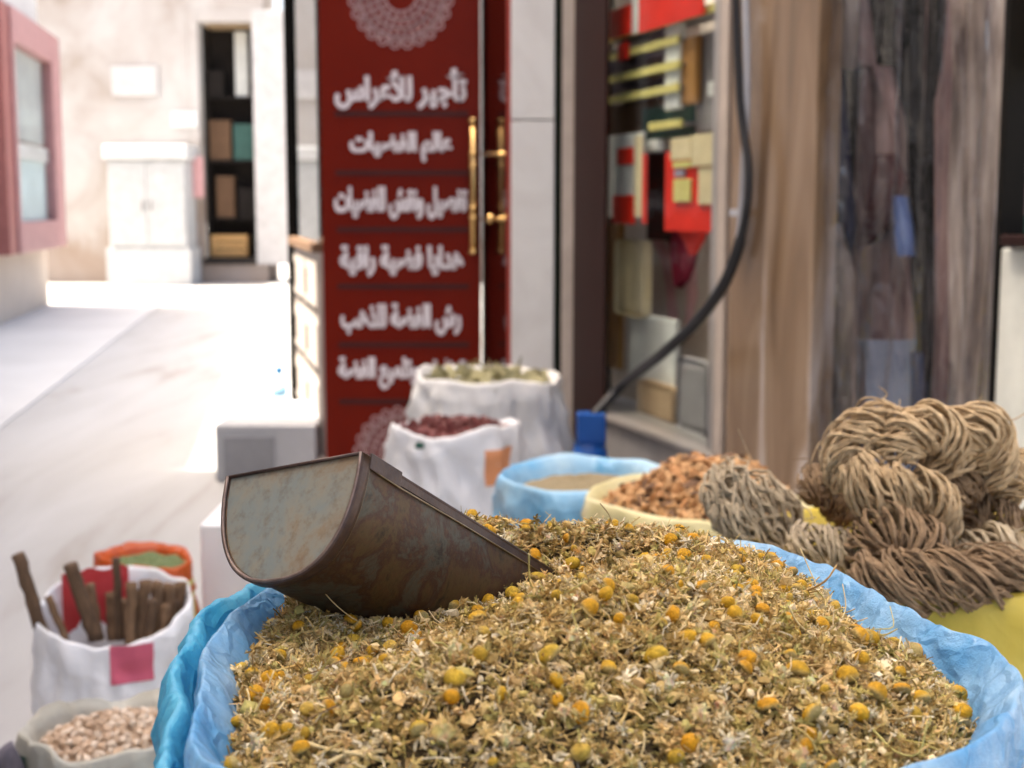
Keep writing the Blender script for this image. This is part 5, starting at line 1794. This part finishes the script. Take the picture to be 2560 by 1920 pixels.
for pts, r_, ci_, lab in (
        ([(860, 1650), (865, 1760), (880, 1830), (905, 1880)], .0008, 0, 'long thin tan stem bending down at the lower left of the heap'),
        ([(755, 1865), (830, 1885), (950, 1905)], .0011, 4, 'pale yellow stalk lying at the bottom left of the heap'),
        ([(820, 1918), (880, 1892), (965, 1888)], .0012, 4, 'pale stalk crossing the yellow stalk at the bottom left'),
        ([(1505, 1355), (1480, 1420), (1455, 1480)], .0010, 1, 'stout tan twig standing up right of the scoop tip'),
        ([(1300, 1385), (1350, 1360), (1405, 1330)], .0008, 1, 'reddish twig at the back of the heap by the scoop'),
        ([(1440, 1355), (1475, 1330), (1510, 1308)], .0004, 2, 'thin straight stem pointing up at the back of the heap'),
        ([(1560, 1420), (1650, 1445), (1760, 1475)], .0007, 4, 'long pale straw lying right of the twig'),
        ([(1880, 1480), (1990, 1490), (2060, 1455), (2092, 1412)], .0008, 1, 'curved tan stem sticking over the blue rim at the right'),
        ([(1255, 1530), (1290, 1505), (1345, 1480)], .0006, 1, 'bent twig resting against the scoop tip'),
        ([(990, 1572), (1080, 1570), (1180, 1555), (1245, 1545)], .0006, 1, 'long thin twig lying along the foot of the scoop'),
        ([(695, 1560), (760, 1552), (830, 1560)], .0008, 4, 'pale straw under the back of the scoop'),
        ([(630, 1750), (634, 1690), (630, 1635)], .0006, 1, 'upright brown stem against the left lining'),
        ([(1475, 1630), (1470, 1580), (1465, 1540)], .0006, 2, 'upright greenish stem in the middle of the heap'),
        ([(1540, 1700), (1570, 1770), (1545, 1830)], .0008, 0, 'curved straw right of the heap middle')):
    base = surf(*pts[0])
    P3 = []
    for i, p in enumerate(pts):
        s_ = surf(*p)
        u_ = up_at(p[0], p[1], base)
        P3.append((s_ + Vector((0, -0.001, 0.0022))) if (u_ - s_).length < 0.05 else u_)
    stem(P3, r_, STC[ci_], lab)
for k, pts in enumerate(([(1240, 1310), (1290, 1322), (1330, 1335)], [(1500, 1262), (1522, 1290), (1535, 1325)], [(1390, 1305), (1393, 1330)], [(1405, 1300), (1400, 1328)],
                         [(1690, 1330), (1680, 1345), (1668, 1362)], [(1925, 1375), (1910, 1400), (1915, 1430)], [(1800, 1355), (1790, 1380), (1782, 1400)],
                         [(2075, 1420), (2050, 1430), (2030, 1445)], [(2265, 1578), (2255, 1595), (2245, 1605)], [(2525, 1750), (2500, 1790), (2480, 1830)],
                         [(1335, 1290), (1345, 1320)])):
    b_ = surf(*pts[-1])
    stem([up_at(p[0], p[1], b_) + Vector((0, 0, 0.001)) for p in pts] if len(pts) > 2 else [up_at(*pts[0], b_), (up_at(*pts[0], b_) + b_) / 2 + Vector((0.0006, 0, 0)), b_],
         .00035, STC[3 if k % 2 else 1], 'wispy dark stem sticking up along the edge of the heap', 'wispy stems along the heap edge')

# ------------------------------------------------------------------ the metal scoop
def scoop_mat(name, stops, scale, metal, rough, spk=0.5):
    m, N, L, P = mat_new(name)
    v = coords(N, L)
    n1 = nz(N, L, scale, 7, 0.68, v, 0.4)
    r1 = ramp(N, L, n1.outputs[0], stops)
    n2 = nz(N, L, scale * 7, 5, 0.7, v)
    r2 = ramp(N, L, n2.outputs[0], [(0.50, (0, 0, 0)), (0.68, (1, 1, 1))])
    mx = N.new('ShaderNodeMixRGB'); mx.inputs[2].default_value = (0.10, 0.045, 0.02, 1)
    ml = N.new('ShaderNodeMath'); ml.operation = 'MULTIPLY'; ml.inputs[1].default_value = spk
    L.new(r2.outputs[0], ml.inputs[0]); L.new(ml.outputs[0], mx.inputs[0]); L.new(r1.outputs[0], mx.inputs[1])
    L.new(mx.outputs[0], P.inputs['Base Color'])
    P.inputs['Metallic'].default_value = metal
    rr = N.new('ShaderNodeMapRange'); rr.inputs['To Min'].default_value = rough - 0.1; rr.inputs['To Max'].default_value = rough + 0.22
    L.new(n2.outputs[0], rr.inputs[0]); L.new(rr.outputs[0], P.inputs['Roughness'])
    bump(N, L, n2.outputs[0], P, 0.25, 0.0006)
    return m


M['zinc'] = scoop_mat('weathered_zinc_plate', [(0.30, (0.14, 0.08, 0.045)), (0.41, (0.21, 0.15, 0.095)), (0.50, (0.22, 0.21, 0.17)), (0.60, (0.18, 0.205, 0.195)), (0.70, (0.23, 0.215, 0.165)),
                      (0.82, (0.22, 0.14, 0.09))], 16, 0.3, 0.5, 0.4)
M['shaded_patina'] = scoop_mat('shaded_brown_patina', [(0.32, (0.010, 0.006, 0.004)), (0.42, (0.075, 0.045, 0.016)), (0.50, (0.045, 0.016, 0.008)), (0.58, (0.065, 0.062, 0.045)),
                                              (0.68, (0.020, 0.013, 0.009)), (0.78, (0.07, 0.05, 0.03))], 34, 0.3, 0.5, 0.6)  # brown patina, also darkened for the side turned from the light
M['edge_rust'] = scoop_mat('dark_rusted_edge', [(0.3, (0.030, 0.016, 0.014)), (0.7, (0.085, 0.055, 0.045))], 60, 0.5, 0.42)
M['rim_worn_highlight'] = scoop_mat('worn_rim_highlight', [(0.3, (0.09, 0.06, 0.05)), (0.7, (0.22, 0.165, 0.145))], 60, 0.5, 0.42, 0.3)  # worn metal, lightened further to paint in the rim's highlight
M['edge_highlight'] = scoop_mat('bright_edge_highlight', [(0.3, (0.22, 0.17, 0.10)), (0.7, (0.36, 0.31, 0.22))], 60, 0.7, 0.4, 0.2)  # pale tone painted as the highlight along the edges
DS = 0.735                                   # distance of the nearest plate corner
k_ = DS / FPX


def camvec(x, y, z): return RIGHT * x + UP * y - FWD * z


U = camvec(0.8508, 0.1708, 0.497).normalized()         # across the plate, to its near corner
A_ = camvec(0.52, -0.4099, -0.7494).normalized()     # along the trough, towards the tip
A_ = (A_ - U * A_.dot(U)).normalized()
Vv_ = A_.cross(U).normalized()
if Vv_.dot(UP) > 0: Vv_ = -Vv_                # from the open top to the round bottom
WID, DEP, LEN = 0.092, 0.0645, 0.215
dirR = ray(905, 1133)
Rc = EYE + dirR * DS
S0 = Rc - U * (WID / 2)                       # middle of the plate's straight edge
sc_o = empty('metal_scoop', S0, label='rusty half round metal scoop stuck in the chamomile', cat='scoop')
sc_o.rotation_euler = Matrix((U, A_, -Vv_)).transposed().to_euler()
# local axes: x across, y along the trough, z up out of the open top
NS = 40


def sect(i, grow=0.0):
    a = math.pi * i / NS
    e = 2 / 2.42
    cx_, sx_ = math.cos(a), math.sin(a)
    return (WID / 2 + grow) * math.copysign(abs(cx_) ** e, cx_), -(DEP + grow) * abs(sx_) ** e


def trough(y0, y1, grow, th, ny, cut=None):
    m = MB(); V = []
    for layer in (0, th):
        for j in range(ny + 1):
            y = y0 + (y1 - y0) * j / ny
            for i in range(NS + 1):
                x, z = sect(i, grow - layer)
                yy = y
                if cut: yy = y0 + (cut(i) - y0) * j / ny
                dent = 0.0007 * fbm(x * 40, yy * 40, z * 40)
                V.append((x * (1 + dent * 8), yy, z + dent))
    F = []
    n1 = (ny + 1) * (NS + 1)
    for l in (0, 1):
        for j in range(ny):
            for i in range(NS):
                q = (l * n1 + j * (NS + 1) + i, l * n1 + j * (NS + 1) + i + 1, l * n1 + (j + 1) * (NS + 1) + i + 1, l * n1 + (j + 1) * (NS + 1) + i)
                F.append(q[::-1] if l == 0 else q)
    for j in range(ny):
        for i in (0, NS):
            a, b = j * (NS + 1) + i, (j + 1) * (NS + 1) + i
            F.append((a, b, n1 + b, n1 + a) if i == 0 else (a, n1 + a, n1 + b, b))
    for j in (0, ny):
        for i in range(NS):
            a, b = j * (NS + 1) + i, j * (NS + 1) + i + 1
            F.append((a, b, n1 + b, n1 + a) if j == 0 else (a, n1 + a, n1 + b, b))
    return m.add(V, F)


trough(0.0, LEN, 0.0, 0.0009, 30, lambda i: LEN - 0.012 * (math.cos(math.pi * i / NS)) ** 2).obj('trough', M['shaded_patina'], sc_o, True)
m = MB()
m.add([(x, 0.0005, z) for x, z in (sect(i, -0.001) for i in range(NS + 1))] + [(x, 0.0016, z) for x, z in (sect(i, -0.001) for i in range(NS + 1))],
      [tuple(range(NS + 1)), tuple(range(2 * NS + 1, NS, -1))] + [(i, NS + 1 + i, NS + 2 + i, i + 1) for i in range(NS)] + [(NS, 2 * NS + 1, NS + 1, 0)])
pl = m.obj('back_plate', M['zinc'], sc_o)
trough(-0.0016, 0.0062, 0.0016, 0.0014, 3).obj('rim_band', M['edge_rust'], sc_o, True)
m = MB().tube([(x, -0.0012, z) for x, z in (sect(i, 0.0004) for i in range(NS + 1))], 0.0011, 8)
m.obj('rolled_edge', M['rim_worn_highlight'], sc_o, True)
MB().tube([(-WID / 2, -0.0004, 0), (WID / 2, -0.0004, 0)], 0.0010, 8).obj('top_edge', M['edge_rust'], sc_o, True)
for s in (-1, 1):
    MB().tube([(s * WID / 2, 0.004, 0.0), (s * WID / 2, LEN - 0.014, 0.0)], 0.0013, 8).obj('hem', M['edge_rust'], sc_o, True)
    x0, x1 = sorted((s * (WID / 2 + 0.0003), s * (WID / 2 + 0.0017)))
    MB().box((x0, 0.006, -0.0065), (x1, 0.034, 0.0024)).obj('corner_tab', M['edge_rust'], sc_o, bevel=0.0004)
    x0, x1 = sorted((s * (WID / 2 + 0.0002), s * (WID / 2 + 0.0010)))
    MB().box((x0, 0.0345, -0.0052), (x1, LEN - 0.016, 0.0011)).obj('hem_strip', M['edge_rust'], sc_o, bevel=0.0003)
MB().tube([(x, 0.0068, z) for x, z in (sect(i, 0.0006) for i in range(NS + 1))], 0.00045, 6).obj('highlight_line', M['edge_highlight'], sc_o, True)  # thin bright tube added as the rim's edge highlight
MB().tube([(WID / 2 + 0.0012, 0.0068, -0.006), (WID / 2 + 0.0012, 0.036, -0.0068), (WID / 2 + 0.0008, 0.09, -0.0056), (WID / 2 + 0.0006, LEN - 0.02, -0.0050)], 0.00045, 6).obj('highlight_line', M['edge_highlight'],
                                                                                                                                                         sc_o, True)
